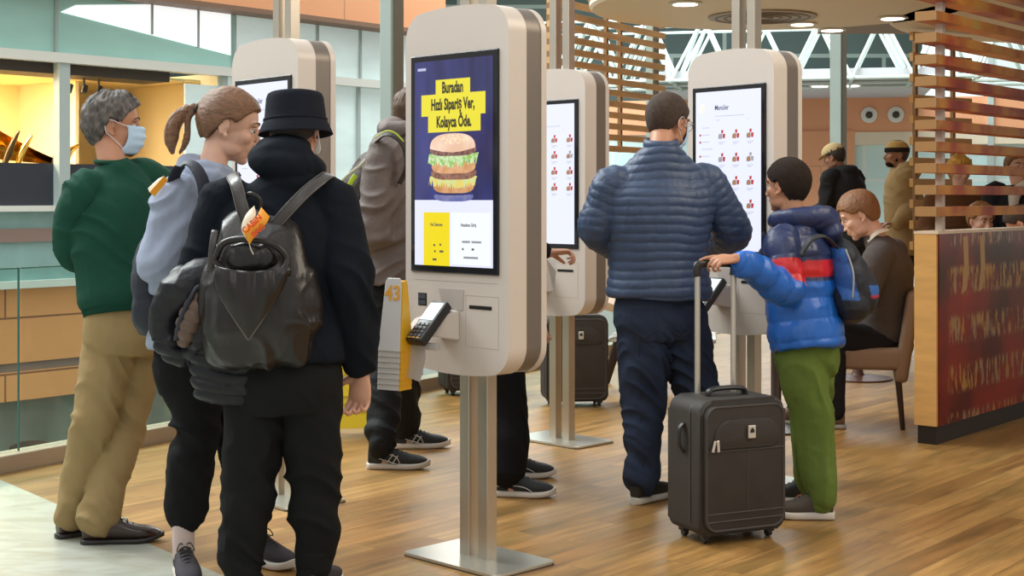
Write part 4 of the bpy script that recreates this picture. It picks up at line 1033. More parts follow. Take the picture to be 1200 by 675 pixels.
def yawv(deg): a = math.radians(deg); return V((math.sin(a), math.cos(a), 0))
def headM(c, yaw, pitch=0, roll=0, s=1.0):
    return Matrix.Translation(V(c)) @ Matrix.Rotation(-math.radians(yaw), 4, 'Z') @ Matrix.Rotation(-math.radians(pitch), 4, 'X') @ Matrix.Rotation(math.radians(roll), 4, 'Y') @ Matrix.Scale(s, 4)
def add_head(mb, M, fem=False):
    E = lambda c, r, rot=None, n=20: mb.ell(c, r, M, rot, n)
    E((0, -.012, .030), (.0765, .097, .088), n=28)
    E((0, .022, -.030), (.060 if fem else .064, .066, .082), n=24)
    E((0, .045, -.075), (.036 if fem else .044, .040, .034))
    E((0, .066, -.098), (.019 if fem else .024, .020, .017))          # chin
    for s in (-1, 1):
        E((s * .042, .012, -.070), (.018, .046, .028))                # jaw corner
        E((s * .036, .054, -.024), (.026, .028, .026))                # cheekbone
        E((s * .026, .075, .026), (.026, .016, .010))                 # brow
        E((s * .012, .098, -.038), (.008, .011, .008), n=12)          # nostril wing
        # ear
        R = Matrix.Rotation(math.radians(s * 14), 3, 'Z') @ Matrix.Rotation(math.radians(8), 3, 'X')
        E((s * .073, -.012, -.010), (.0075, .014, .024), R)
        pts = [M @ V((s * .081, -.014 + .015 * math.cos(a), -.008 + .026 * math.sin(a))) for a in [math.radians(q) for q in (-10, 30, 70, 110, 150, 190, 230, 262)]]
        mb.tube(pts, .0040, 8, 2)
        E((s * .078, -.002, -.036), (.007, .009, .009), n=12)
    mb.limb([M @ V((0, .078, .020)), M @ V((0, .096, -.012)), M @ V((0, .108, -.032))], [(.010, .009), (.010, .010), (.012, .011)], 12, 4)
    E((0, .088, -.060), (.021, .010, .0055), n=14); E((0, .085, -.070), (.018, .010, .0065), n=14)   # lips
    E((0, .060, -.052), (.036, .032, .030))

def add_hand(mb, W, D, N, side, s=1.0, curl=(25, 30, 35, 40), thumb=25, spread=4):
    """W wrist, D towards the fingers, N out of the palm, side +1 right hand / -1 left hand"""
    D = V(D).normalized(); N = V(N); N = (N - D * N.dot(D)).normalized(); S = D.cross(N) * side   # towards the thumb
    P = lambda a, b, c=0: W + D * a * s + S * b * s + N * c * s
    mb.loft([(P(-.015, 0), S, N, .026 * s, .019 * s), (P(.015, 0), S, N, .030 * s, .018 * s), (P(.05, .001), S, N, .040 * s, .0155 * s), (P(.085, 0), S, N, .041 * s, .0130 * s), (P(.098, 0), S, N, .036 * s, .010 * s)], 16, 3)
    for i, (b, L_, r) in enumerate(((.031, .072, .0088), (.0105, .080, .0090), (-.0105, .074, .0086), (-.031, .058, .0078))):
        d = (D + S * math.tan(math.radians(spread * (1.5 - i) * .8))).normalized(); n = N.copy(); p = P(.078, b); pts = [p]; a = math.radians(curl[i])
        for k, f in enumerate((.28, .44, .30, .24)):
            if k: d, n = (d * math.cos(a) + n * math.sin(a)), (n * math.cos(a) - d * math.sin(a))
            p = p + d * L_ * f * s * (1.0 if k else 1.0); pts.append(p)
        mb.limb(pts, [r * s * q for q in (1.05, 1.05, 1.0, .92, .82)], 10, 3)
    a = math.radians(thumb); p = P(.018, .024, .004); pts = [p]
    d = (D * .55 + S * .75 + N * .25).normalized()
    for k, L_ in enumerate((.038, .032, .028)):
        if k: d = (d * math.cos(a) + (D * .75 + N * .65) * math.sin(a)).normalized()
        p = p + d * L_ * s; pts.append(p)
    mb.limb(pts, [.0145 * s, .0125 * s, .0108 * s, .0090 * s], 10, 3)

class Person:
    def __init__(p, label, base, J, skin=None, group=None, head=None, name='person', w=1.0, fem=False):
        p.J = {k: V(v) for k, v in J.items()}; p.skin = skin or skinA; p.w = w; p.fem = fem
        p.t = thing(name, label, 'person', base, 0, group)
        p.H = headM(*head) if head else None; p.hs = head[4] if head and len(head) > 4 else 1.0
        j = p.J
        p.R = (j['sr'] - j['sl']); p.half = p.R.length / 2; p.R.normalize()
        p.S = (j['sr'] + j['sl']) / 2
        p.up = (p.S - j['pel']).normalized(); p.Fw = p.up.cross(p.R).normalized()
        if (j['hr'] - j['hl']).length > .01: p.HR = (j['hr'] - j['hl']).normalized()
        else: p.HR = p.R
    def torso(p, mb, g=0.0, hem=-.10, w=1.0, d=1.0, belly=0.0, neck=.062, n=30, top=None, hemw=1.0):
        j = p.J; S = p.S; pel = j['pel']; R = p.R; F_ = p.Fw; HR = p.HR; HF = p.up.cross(HR).normalized(); h = p.half
        ln = (S - pel).length
        rg = [(pel + p.up * hem, HR, HF, (.168 * w + g) * hemw, (.118 * d + g) * hemw),
              (pel + p.up * (hem + .04), HR, HF, (.172 * w + g), (.125 * d + g)),
              (pel + p.up * ln * .30 + F_ * belly * .5, (HR + R), (HF + F_), .158 * w + g, .112 * d + g + belly * .6),
              (pel + p.up * ln * .62 + F_ * belly * .2, R, F_, (.172 * w + g), .122 * d + g + belly * .2),
              (pel + p.up * ln * .86, R, F_, min(h * 1.0, .19 * w) + g, .118 * d + g),
              (S + p.up * .018, R, F_, h * .80 + g * .6, .085 * d + g * .8),
              (S + (j['nk'] - S) * .55 + p.up * .012, R, F_, h * .52 + g * .4, .078 + g * .5),
              (j['nk'] + (j['nk'] - S).normalized() * .0, R, F_, neck + g * .3, neck + g * .3)]
        mb.loft(rg, n, 4)
    def arm(p, mb, side, r, g=0.0, end=1.0, n=20):
        j = p.J; a, b, c = j['s' + side], j['e' + side], j['w' + side]
        if end != 1.0: c = b + (c - b) * end
        inn = p.S + (a - p.S) * .72 - p.up * .015
        P = [inn, a, a + (b - a) * .5, b, b + (c - b) * .5, c]
        rr = [r[0] * .92, r[0], (r[0] + r[1]) / 2 * 1.02, r[1], (r[1] * .55 + r[2] * .45) * 1.02, r[2]]
        mb.limb(P, [x + g for x in rr], n, 4)
    def leg(p, mb, side, r, g=0.0, end=1.0, start=0.0, n=22):
        j = p.J; a, b, c = j['h' + side], j['k' + side], j['a' + side]
        c2 = b + (c - b) * end
        P = [a + V((0, 0, start)), a + (b - a) * .5, b, b + (c2 - b) * .38, b + (c2 - b) * .75, c2]
        mb.limb(P, [x + g for x in r], n, 4)
    def body(p, hands, arm_r=(.045, .038, .027), leg_r=(.075, .065, .05, .052, .04, .036), voxel=.0042, ankles=True):
        mb = MB(); j = p.J
        p.torso(mb, -.022, -.08, p.w, p.w, neck=.046)
        top = (p.H @ V((0, -.02, -.045))) if p.H else j['nk'] + p.up * .05
        q = .86 if p.fem else 1.0
        mb.limb([j['nk'] - p.up * .005, j['nk'] + (top - j['nk']) * .5, top], [.052 * p.hs * q, .053 * p.hs * q, .055 * p.hs * q], 18, 4)
        if p.H: add_head(mb, p.H, p.fem)
        for s in 'lr': p.arm(mb, s, arm_r)
        for s in 'lr': p.leg(mb, s, leg_r)
        for s in 'lr':
            A = j['a' + s]; y = j.get('f' + s)
            if y is not None:
                mb.limb([A, V((A.x, A.y, max(.05, A.z - .07))), V((A.x, A.y, .05)) + y * .09], [.034, .033, .028], 12, 4)
        for s, h in hands.items():
            add_hand(mb, j['w' + s], *h['d'], 1 if s == 'r' else -1, h.get('s', .95), h.get('curl', (25, 30, 35, 40)), h.get('thumb', 25), h.get('spread', 4))
        o = organic(mb, 'body', p.skin, p.t, voxel, 7)
        return o
    def hair(p, col, ys, zs, t=.010, name='hair', lumps=.0018, streak=(16, 3), streakcol=None, bottom=.12, seed=1, m=None, tf=None, parent=None, asym=None, buried=.018):
        """ys,zs: hairline height z as a function of front-back position y (head frame)"""
        m = m or mat('hair_' + name + str(round(col[0], 3)) + str(seed), col, .55, bump=(1, .5, (200, 60, 60)), var=(40, .16))
        H = p.H; nu, nv = 120, 80
        th = np.linspace(0, 2 * PI, nu, endpoint=False); ph = np.linspace(0.001, PI - .001, nv)
        TH, PH = np.meshgrid(th, ph, indexing='ij')
        dx, dy, dz = np.sin(PH) * np.cos(TH), np.sin(PH) * np.sin(TH), np.cos(PH)
        rz = np.where(dz > 0, .092, bottom)
        ex = dx * .0790; ey = -.012 + dy * .0995; ez = .028 + dz * rz
        shrink = np.where(dz < 0, 1 - .20 * (-dz) ** 2, 1.0)
        ex *= shrink; ey = -.012 + (ey + .012) * shrink
        line = np.interp(ey, ys, zs)
        if asym is not None: line = line + asym(ex, ey)
        jit = vnoise(np.stack([TH.ravel() * 14, PH.ravel() * 6, TH.ravel() * 0 + seed], 1)).reshape(TH.shape) * .005
        cov = np.clip((ez - line + jit + .004) / .009, 0, 1); cov = cov * cov * (3 - 2 * cov)
        nn = vnoise(np.stack([TH.ravel() * streak[0], PH.ravel() * streak[1], TH.ravel() * 0 + seed * 3.1], 1)).reshape(TH.shape)
        n2 = vnoise(np.stack([dx.ravel() * 3.0, dy.ravel() * 3, dz.ravel() * 3 + seed], 1)).reshape(TH.shape)
        tt = t if tf is None else t * tf(dx, dy, dz)
        off = -buried + cov * (tt + buried + nn * lumps * 1.4 + n2 * lumps * 1.2)
        L_ = np.sqrt((ex / .079 ** 2) ** 2 + ((ey + .012) / .0995 ** 2) ** 2 + ((ez - .028) / rz ** 2) ** 2)
        nx, ny, nz = ex / .079 ** 2 / L_, (ey + .012) / .0995 ** 2 / L_, (ez - .028) / rz ** 2 / L_
        X, Y, Z = ex + nx * off, ey + ny * off, ez + nz * off
        mb = MB(); bm = mb.bm
        g = [[bm.verts.new(H @ V((X[i, k], Y[i, k], Z[i, k]))) for k in range(nv)] for i in range(nu)]
        for i in range(nu):
            for k in range(nv - 1): bm.faces.new((g[i][k], g[(i + 1) % nu][k], g[(i + 1) % nu][k + 1], g[i][k + 1]))
        bm.faces.new([g[i][0] for i in range(nu)]); bm.faces.new([g[i][-1] for i in range(nu)][::-1])
        return mb.build(name, m, parent or p.t, smooth=True, world=True), m
    def eyes(p, brow=(.05, .03, .02)):
        H = p.H
        for s in (-1, 1):
            mb = MB(); mb.ell((s * .030, .0715, .003), .0112, H, n=16); e_ = mb.build('eye', mat('eye_white', (.75, .72, .68), .2), p.t, smooth=True, world=True)
            mb = MB(); mb.ell((s * .031, .0798, .003), .0056, H, n=12); mb.build('iris', mat('dark_iris', (.04, .025, .015), .15), e_, smooth=True, world=True)
            mb = MB(); mb.limb([H @ V((s * .014, .0875, .028)), H @ V((s * .034, .087, .034)), H @ V((s * .052, .074, .028))], [(.003, .0045), (.003, .0055), (.002, .003)], 8, 4); mb.build('eyebrow', mat('eyebrow%.2f' % brow[0], brow, .8), p.t, smooth=True, world=True)
            mb = MB(); mb.limb([H @ V((s * .017, .080, .012)), H @ V((s * .031, .0845, .0140)), H @ V((s * .045, .074, .010))], [.0026, .0034, .0026], 8, 4); mb.build('upper_eyelid', p.skin, p.t, smooth=True, world=True)

def foldfn(centers=(), amp=.006, sc=(5, 5, 20), base=.25, rad=.13, seed=0.0, diag=0.0, fine=.0012, extra=None):
    C = [np.array(V(c)) for c in centers]
    sc = np.array(sc, float)
    def f(co, nr):
        w = np.full(len(co), base)
        for c in C: w += np.exp(-((co - c) ** 2).sum(1) / rad ** 2)
        q = co.copy(); q[:, 2] += diag * (co[:, 0] + co[:, 1]); 
        wob = vnoise(co * 5 + seed)[:, None] * .05
        n = ridge((q + wob) * sc + seed)
        n2 = vnoise(co * 7 + seed + 9)
        r = 1.5 * amp * np.clip(w, 0, 1.3) * (n * .8 + n2 * .5) + fine * vnoise(co * 45 + seed)
        if extra is not None: r = r + extra(co, nr)
        return r
    return f

def seg_dist(co, a, b):
    a = np.array(a); b = np.array(b); ab = b - a; L2 = (ab ** 2).sum()
    t = np.clip(((co - a) @ ab) / L2, 0, 1)
    return np.sqrt(((co - (a + t[:, None] * ab)) ** 2).sum(1)), t * math.sqrt(L2)

SHW = [(-.055, .024), (-.045, .032), (-.01, .036), (.04, .037), (.09, .045), (.13, .048), (.17, .043), (.20, .030), (.215, .016)]
def shoe(p, side, yaw, up_m, sole_m, L=.275, lace=True, z=0.0, high=.095, sole_h=.028, style=None, pitch=0, lab=None, pos=None, flat=False):
    A = p.J['a' + side] if pos is None else V(pos); k = L / .27
    M = Matrix.Translation(V((A.x, A.y, z))) @ Matrix.Rotation(-math.radians(yaw), 4, 'Z') @ Matrix.Rotation(math.radians(pitch), 4, 'X')
    X, Z = V((1, 0, 0)), V((0, 0, 1))
    mb = MB()
    hs = [.072, .090, high, .088, .070, .056, .048, .036, .022]
    rings = []
    for (y, a), h in zip(SHW, hs): rings.append((V((0, y * k, sole_h * .6 + h / 2)), X, Z, a * .93, h / 2))
    vs = mb.loft(rings, 24, 4, 2.4); mb.xf(vs, M)
    vs = mb.limb([V((0, -.008 * k, .05)), V((0, -.012 * k, high + .018))], [(.036, .044), (.034, .043)], 18, 1, hint=(1, 0, 0)); mb.xf(vs, M)
    up = organic(mb, 'shoe', up_m, p.t, .0045, 3, None, label=lab)
    mb = MB(); rings = []
    for y, a in [(-.062, .014)] + SHW + [(.222, .008)]:
        lift = max(0, (y - .13)) ** 2 * 2.2
        rings.append((V((0, y * k, sole_h / 2 + lift)), X, Z, a * 1.04, sole_h / 2))
    vs = mb.loft(rings, 24, 4, 4.0); mb.xf(vs, M)
    so = mb.build('sole', sole_m, up, smooth=False, world=True, autos=.9)
    if lace:
        lm = mat('dark_laces', (.03, .03, .03), .7) if lace is True else lace
        mb = MB()
        for i in range(5):
            y = .035 + i * .019; zz = sole_h * .6 + .092 - i * .0085
            vs = mb.tube([(-.022, y * k, zz - .006), (0, y * k + .004, zz + .004), (.022, (y + .008) * k, zz - .006)], .0028, 6, 3); mb.xf(vs, M)
        for s in (-1, 1):
            vs = mb.tube([(0, .03 * k, sole_h * .6 + .098), (s * .018, .045, sole_h + .096), (s * .030, .06, sole_h + .074), (s * .016, .055, sole_h + .074), (0, .035, sole_h * .6 + .096)], .0022, 6, 4); mb.xf(vs, M)
        mb.build('laces', lm, up, world=True, smooth=True)
    return up, M

def mask(p, m):
    H = p.H; mb = MB()
    # pleated mask shell bulging over nose and chin
    def fn(u, v):
        a = (u - .5) * 2; b = v
        x = .066 * a; z = .002 - .108 * b
        y = .117 - .062 * abs(a) ** 2.1 - .018 * (b - .35) ** 2 * 4 - .012 * (1 - b) * (1 - abs(a)) * .0
        y += .0030 * math.sin(b * PI * 7) * (1 - abs(a) ** 2)
        y -= .020 * max(0, b - .75) * 4 * .3
        return H @ V((x, y, z))
    g1 = mb.grid(fn, 22, 28)
    o = mb.build('face_mask', m, p.t, smooth=True, world=True, recalc=False)
    md = o.modifiers.new('s', 'SOLIDIFY'); md.thickness = .0025; md.offset = 0
    for s in (-1, 1):
        mb = MB()
        mb.tube([H @ V(q) for q in ((s * .064, .058, -.004), (s * .080, .020, .006), (s * .090, -.012, .016), (s * .088, -.030, .000), (s * .084, -.026, -.030), (s * .078, -.004, -.048), (s * .066, .046, -.092))], .0014, 6, 5)
        mb.build('ear_loop', mat('white_elastic', (.8, .82, .85), .6), o, world=True, smooth=True)
    return o
maskm = mat('pale_blue_mask', (.50, .68, .86), .75, bump=(200, .1))
rubber = mat('white_rubber_sole', (.62, .58, .52), .5); rubberg = mat('grey_rubber_sole', (.36, .34, .30), .5); rubberb = mat('black_rubber_sole', (.02, .018, .016), .45)
# ===== man in the green sweater =====
Y = 5.66
J = dict(nk=at(131, 190, Y+.13), sl=at(98, 222, Y + .02), sr=at(166, 206, Y + .26), pel=at(150, 358, Y + .08),
         el=at(83, 292, Y + .06), wl=at(118, 322, Y + .30), er=at(205, 222, Y + .48), wr=at(262, 224, Y + .55),
         hl=at(134, 385, Y + .06), hr=at(163, 385, Y + .16), kl=at(112, 488, Y + .0), kr=at(146, 494, Y + .10),
         al=at(84, 598, Y + .07), ar=at(116, 612, Y - .04), fl=yawv(60), fr=yawv(78))
J['al'].z = .10; J['ar'].z = .10
p = Person('person with grey hair and a blue face mask wearing a green sweater and khaki trousers', (-1.6, 5.65, 0), J, skinB, head=(at(134, 147, Y + .19), 76, 4, 0, 1.06), w=1.08)
p.body({'l': dict(d=((1, .6, -.1), (0, .3, -1))), 'r': dict(d=((1, .1, .1), (0, 0, -1)))})
p.hair((.11, .095, .085), [-.12, -.045, -.028, -.012, .012, .03, .05, .075, .12], [-.085, -.075, -.02, .022, .012, .016, .048, .075, .085], t=.013, lumps=.0045, streak=(9, 5), seed=2,
       m=mat('salt_pepper_hair', (.115, .10, .09), .6, bump=(1, .7, (300, 90, 90)), var=(42, .75, (1, 1, .5))), tf=lambda x, y, z: 1 + .5 * np.clip(z, 0, 1) * np.clip(y + .5, 0, 1))
p.eyes((.06, .05, .045)); mask(p, maskm)
green = mat('dark_green_knit', (.012, .066, .042), .85, bump=(380, .35))
mb = MB(); p.torso(mb, .022, -.015, 1.10, 1.06, neck=.056, hemw=.97); p.arm(mb, 'l', (.072, .060, .046), .002); p.arm(mb, 'r', (.074, .062, .046), .002)
organic(mb, 'sweater', green, p.t, .006, 5, foldfn([p.J['el'], p.J['sl'] - V((0, 0, .08)), p.J['er'], p.J['pel'] + V((0, 0, .06))], .011, (5, 5, 13), .22, .14, 3, .7))
mb = MB(); c = p.J['nk'] + V((0, 0, .004)); mb.tube([c + V(((.061 * math.cos(a)), .061 * math.sin(a), .008 * math.sin(a))) for a in [i * PI / 12 for i in range(24)]], .010, 8, closed=True); mb.build('collar_rib', green, p.t, world=True, smooth=True)
mb = MB(); rb = p.J['pel'] - p.up * .008
mb.loft([(rb - p.up * .030, p.HR, p.up.cross(p.HR), .188, .146), (rb, p.HR, p.up.cross(p.HR), .194, .152), (rb + p.up * .022, p.HR, p.up.cross(p.HR), .190, .148)], 32, 3); mb.build('waist_rib', mat('dark_green_rib', (.009, .054, .034), .9, bump=(1, .5, (500, 500, 5))), p.t, world=True, smooth=True)
khaki = mat('khaki_cotton', (.33, .235, .110), .85, bump=(500, .25), var=(7, .06))
mb = MB(); pe = p.J['pel']; u = p.HR; f = V((0, 0, 1)).cross(u)
mb.loft([(pe + V((0, 0, .03)), u, f, .165, .125), (pe - V((0, 0, .05)), u, f, .182, .140), (pe - V((.0, 0, .13)), u, f, .186, .150), (pe - V((0, 0, .19)), u, f, .165, .13)], 28, 4)
for s in 'lr': p.leg(mb, s, (.103, .098, .078, .074, .068, .064), .004, 1.0)
organic(mb, 'trousers', khaki, p.t, .0065, 5, foldfn([p.J['kl'], p.J['kr'], p.J['al'], p.J['ar'], pe - V((0, 0, .2))], .011, (6, 6, 15), .16, .13, 5, .8))
brownl = mat('dark_brown_leather', (.030, .014, .010), .28, coat=.3)
shoe(p, 'l', 50, brownl, rubberb, .285, z=.0, sole_h=.02); shoe(p, 'r', 80, brownl, rubberb, .30, z=.0, sole_h=.02)

# ===== girl with ponytail =====
Y = 5.02
J = dict(nk=at(246, 203, Y + .15), sl=at(208, 232, Y + .02), sr=at(266, 226, Y + .33), pel=at(235, 400, Y + .14),
         el=at(192, 316, Y - .02), wl=at(243, 352, Y + .20), er=at(290, 310, Y + .36), wr=at(330, 300, Y + .42),
         hl=at(222, 428, Y + .10), hr=at(258, 428, Y + .20), kl=at(228, 510, Y + .06), kr=at(282, 520, Y + .26),
         al=at(215, 610, Y + .10), ar=at(300, 610, Y + .30), fl=yawv(160), fr=yawv(120))
J['al'].z = .17; J['ar'].z = .13
p = Person('person in profile with a brown ponytail, light grey hoodie and black joggers', (-1.1, 5.15, 0), J, skinD, head=(at(270, 148, Y + .20), 82, 16, 0, 1.08), w=.92, fem=True)
p.body({'l': dict(d=((.9, .4, .0), (0, 0, 1))), 'r': dict(d=((.9, .3, .2), (0, 0, -1)))})
hm = mat('light_brown_hair', (.20, .095, .045), .42, bump=(1, .6, (60, 300, 300)), var=(34, .30, (1, 4, 4)))
p.hair((.2, .1, .05), [-.12, -.055, -.03, -.008, .012, .03, .05, .07, .12], [-.060, -.055, -.015, .020, .012, .022, .050, .068, .080], t=.011, lumps=.0012, streak=(5, 22), seed=4, m=hm)
H = p.H
mb = MB()
def strand(pts, r): mb.limb([H @ V(q) for q in pts], r, 12, 6)
strand([(0, -.105, .030), (0, -.130, .026), (.004, -.160, .0), (.006, -.178, -.05), (.004, -.170, -.105), (.0, -.158, -.135)], [.018, .016, .022, .026, .022, .008])
strand([(.006, -.125, .020), (.012, -.138, -.01), (.010, -.128, -.06), (.004, -.125, -.10), (.0, -.135, -.13)], [.010, .010, .011, .010, .005])
strand([(-.012, -.128, .026), (-.016, -.155, .01), (-.020, -.172, -.04), (-.016, -.168, -.09)], [.012, .014, .014, .006])
organic(mb, 'ponytail', hm, p.t, .004, 3, lambda co, nr: .0030 * ridge(co * np.array((90, 90, 12))))
mb = MB(); mb.tube([H @ V((.019 * math.cos(a), -.122 + .006 * math.sin(a), .027 + .019 * math.sin(a))) for a in [i * PI / 8 for i in range(16)]], .006, 8, closed=True); mb.build('hair_tie', mat('dark_elastic', (.02, .015, .015), .6), p.t, world=True, smooth=True)
p.eyes((.20, .11, .06))
gh = mat('light_grey_jersey', (.30, .345, .45), .9, bump=(420, .25))
mb = MB(); p.torso(mb, .030, -.03, 1.0, 1.0, neck=.066); p.arm(mb, 'l', (.078, .072, .052), .004); p.arm(mb, 'r', (.074, .068, .05), .004)
nk = p.J['nk']
mb.limb([nk + V((-.055, -.03, -.01)), nk + V((-.075, .0, .025)), nk + V((-.04, .07, .02)), nk + V((.04, .06, .0))], [.036, .044, .044, .034], 16, 5)
mb.limb([nk + V((-.05, -.02, .0)), nk + V((.0, -.062, .012)), nk + V((.065, -.03, -.012)), nk + V((.085, .03, -.03))], [.034, .034, .032, .026], 16, 5)
mb.limb([nk + V((-.065, .0, .005)), nk + V((-.085, .01, -.05)), nk + V((-.07, .03, -.10))], [.055, .06, .035], 16, 5); mb.limb([nk + V((-.04, -.055, -.01)), nk + V((.03, -.075, -.03)), nk + V((.07, -.06, -.06))], [.045, .045, .03], 16, 5); mb.ell(nk + V((0, 0, -.03)), (.085, .085, .05))
organic(mb, 'hoodie', gh, p.t, .006, 5, foldfn([p.J['el'], p.J['wl'], p.J['sl'] - V((0, 0, .1)), p.J['er']], .012, (6, 6, 13), .22, .15, 7, -1.0))
jog = mat('black_jersey', (.010, .010, .011), .9, bump=(420, .3))
def joggers(p, m, r, amp=.010, cuff=True, seed=1, end=.97, w=1.0, top=.05, low=-.19, sc=(6, 6, 14)):
    mb = MB(); pe = p.J['pel']; u = p.HR; f = V((0, 0, 1)).cross(u)
    mb.loft([(pe + V((0, 0, top)), u, f, .160 * w, .120 * w), (pe - V((0, 0, .04)), u, f, .178 * w, .138 * w), (pe - V((.0, 0, .12)), u, f, .182 * w, .145 * w), (pe + V((0, 0, low)), u, f, .155 * w, .12 * w)], 28, 4)
    for s in 'lr': p.leg(mb, s, r, .004, end if cuff else 1.0)
    j = p.J
    return organic(mb, 'trousers', m, p.t, .0065, 5, foldfn([j['kl'], j['kr'], j['al'] + V((0, 0, .08)), j['ar'] + V((0, 0, .08)), pe - V((0, 0, .2))], amp, sc, .18, .14, seed, .6))
def cuffs(p, m, r=.052, h=.05, dz=0.0):
    for s in 'lr':
        a = p.J['a' + s]; d = (p.J['k' + s] - a).normalized(); c = a + d * dz
        mb = MB(); mb.limb([c - d * h * .4, c + d * h * .6], [r, r * 1.05], 20, 1); organic(mb, 'ankle_cuff', m, p.t, .006, 2, lambda co, nr: .003 * ridge(co * np.array((10, 10, 60))))
joggers(p, jog, (.098, .086, .072, .070, .062, .050), .012, seed=11, w=.96, top=.06, end=.84); cuffs(p, jog, .049, .045, .085)
sock = mat('pale_pink_sock', (.62, .50, .47), .9, bump=(1, .5, (300, 300, 40)))
mb = MB(); a = p.J['al']; mb.limb([a + V((0, 0, -.09)), a + V((0, 0, .05))], [.038, .041], 18, 2); mb.build('sock', sock, p.t, world=True, smooth=True)
dk = mat('dark_violet_mesh', (.030, .024, .034), .7, bump=(300, .5))
shoe(p, 'l', 160, dk, rubber, .285, z=.0, sole_h=.032); shoe(p, 'r', 130, dk, rubber, .265, z=.0, sole_h=.032)
# her backpack: navy, worn on the back, strap over the shoulder
navyb = mat('navy_nylon', (.012, .016, .030), .6, bump=(60, .2))
sl = p.J['sl']
t = thing('backpack', 'dark navy backpack worn by the person with the ponytail', 'backpack', tuple(p.J['pel'] + V((-.10, -.1, .0))))
c = (p.S + p.J['pel']) / 2 - V((.155, .02, .03)); mb = MB(); R_ = Matrix.Rotation(math.radians(8), 3, 'Y')
mb.ell(c, (.075, .15, .20), rot=R_); mb.ell(c + V((.0, 0, -.10)), (.085, .15, .12), rot=R_)
organic(mb, 'pack_body', navyb, t, .008, 4, foldfn([], .008, (8, 8, 12), 1, .1, 2))
mb = MB(); sl = p.J['sl']
mb.tube([c + V((.02, -.02, .17)), at(205, 205, 4.99), at(222, 191, 4.96), at(236, 208, 4.915), at(241, 240, 4.90), at(236, 290, 4.90)], [(.007, .024)] * 6, 12, 6, hint=(.2, -.5, 1)); mb.build('shoulder_strap', navyb, t, world=True, smooth=True)
# folded orange and yellow paper tag
t = thing('paper_tag', 'folded orange and yellow paper tag at the shoulder of the light grey hoodie', 'luggage tag', tuple(at(186, 214, 4.93)))
mb = MB(); q = [at(175, 225, 4.92), at(192, 206, 4.92), at(197, 211, 4.93), at(181, 230, 4.93)]; mb.poly(q); o = mb.build('orange_side', mat('orange_tag', (.90, .36, .02), .5), t, world=True); md = o.modifiers.new('s', 'SOLIDIFY'); md.thickness = .003
mb = MB(); q = [at(174, 221, 4.945), at(186, 210, 4.945), at(192, 207, 4.935), at(176, 226, 4.935)]; mb.poly(q); o = mb.build('cream_side', mat('cream_tag', (.85, .78, .62), .5), t, world=True); md = o.modifiers.new('s', 'SOLIDIFY'); md.thickness = .003

# ===== person in the bucket hat =====
Y = 4.80
J = dict(nk=at(338, 205, Y + .04), sl=at(262, 236, Y + .02), sr=at(388, 236, Y + .03), pel=at(333, 410, Y + .0),
         el=at(238, 320, Y + .02), wl=at(232, 350, Y + .22), er=at(408, 330, Y - .02), wr=at(424, 436, Y + .10),
         hl=at(303, 436, Y), hr=at(362, 436, Y + .02), kl=at(293, 545, Y + .02), kr=at(369, 545, Y + .05),
         al=at(284, 668, Y + .0), ar=at(368, 668, Y + .06), fl=yawv(-8), fr=yawv(12))
J['al'].z = .10; J['ar'].z = .10
p = Person('person seen from behind in a black bucket hat, black hoodie and black joggers', (-.77, 4.8, 0), J, skinA, head=(at(347, 155, Y + .10), 12, 22, 0, .98), w=1.0)
p.body({'r': dict(d=((-.10, .15, -1), (-.35, -.9, -.1)), curl=(34, 40, 44, 46), thumb=24, s=1.05), 'l': dict(d=((.2, .9, .1), (0, 0, -1)))})
p.hair((.02, .015, .012), [-.12, -.045, -.02, .0, .03, .07, .12], [-.075, -.07, -.01, .02, .03, .07, .08], t=.008, seed=5)
mb = MB(); H = p.H     # strip of a white face mask behind the ear
mb.tube([H @ V(q) for q in ((.083, -.02, .01), (.081, .01, -.02), (.068, .045, -.045), (.052, .062, -.055))], [(.0015, .002), (.0015, .003), (.002, .012), (.002, .018)], 8, 4, hint=(0, 0, 1)); mb.build('face_mask', mat('white_mask', (.75, .78, .82), .7), p.t, world=True, smooth=True)
felt = mat('black_felt', (.012, .014, .022), .9, bump=(300, .4))
HM = Matrix.Translation(p.H.translation) @ Matrix.Rotation(math.radians(-5), 4, 'X') @ Matrix.Rotation(math.radians(-2), 4, 'Y')
mb = MB()
mb.lathe([(.090, .125), (.098, .120), (.104, .105), (.109, .06), (.112, .030), (.116, .024), (.124, .010), (.133, -.012), (.135, -.018), (.131, -.017), (.110, .018), (.100, .02), (.0985, .06), (.093, .10), (.080, .112), (.02, .112)], 48, HM @ Matrix.Translation((0, -.01, .008)), (.93, 1.0))
for v in mb.bm.verts: v.co += V((0, 0, 1)) * .003 * noise.noise(v.co * 9)
hat = mb.build('bucket_hat', felt, p.t, smooth=True, world=True)
mb = MB(); mb.lathe([(.1125, .026), (.1165, .030), (.1155, .036), (.1115, .036)], 48, HM @ Matrix.Translation((0, -.01, .008)), (.93, 1.0)); mb.build('hat_band_seam', felt, hat, smooth=True, world=True)
hood = mat('black_fleece', (.007, .010, .016), .9, bump=(420, .3))
mb = MB(); p.torso(mb, .030, -.035, 1.0, 1.05, neck=.070); p.arm(mb, 'l', (.078, .070, .056), .004); p.arm(mb, 'r', (.082, .076, .048), .004, end=.86)
nk = p.J['nk']
mb.limb([nk + V((-.085, .06, .050)), nk + V((-.085, -.02, .055)), nk + V((-.045, -.075, .040)), nk + V((.02, -.08, .030)), nk + V((.07, -.04, .025)), nk + V((.08, .05, .02))], [.040, .046, .052, .052, .046, .038], 18, 5)
mb.ell(nk + V((-.012, -.045, .055)), (.100, .075, .075)); mb.ell(nk + V((-.015, -.02, .095)), (.092, .070, .040)); mb.ell(nk + V((.02, -.075, -.03)), (.080, .045, .065))
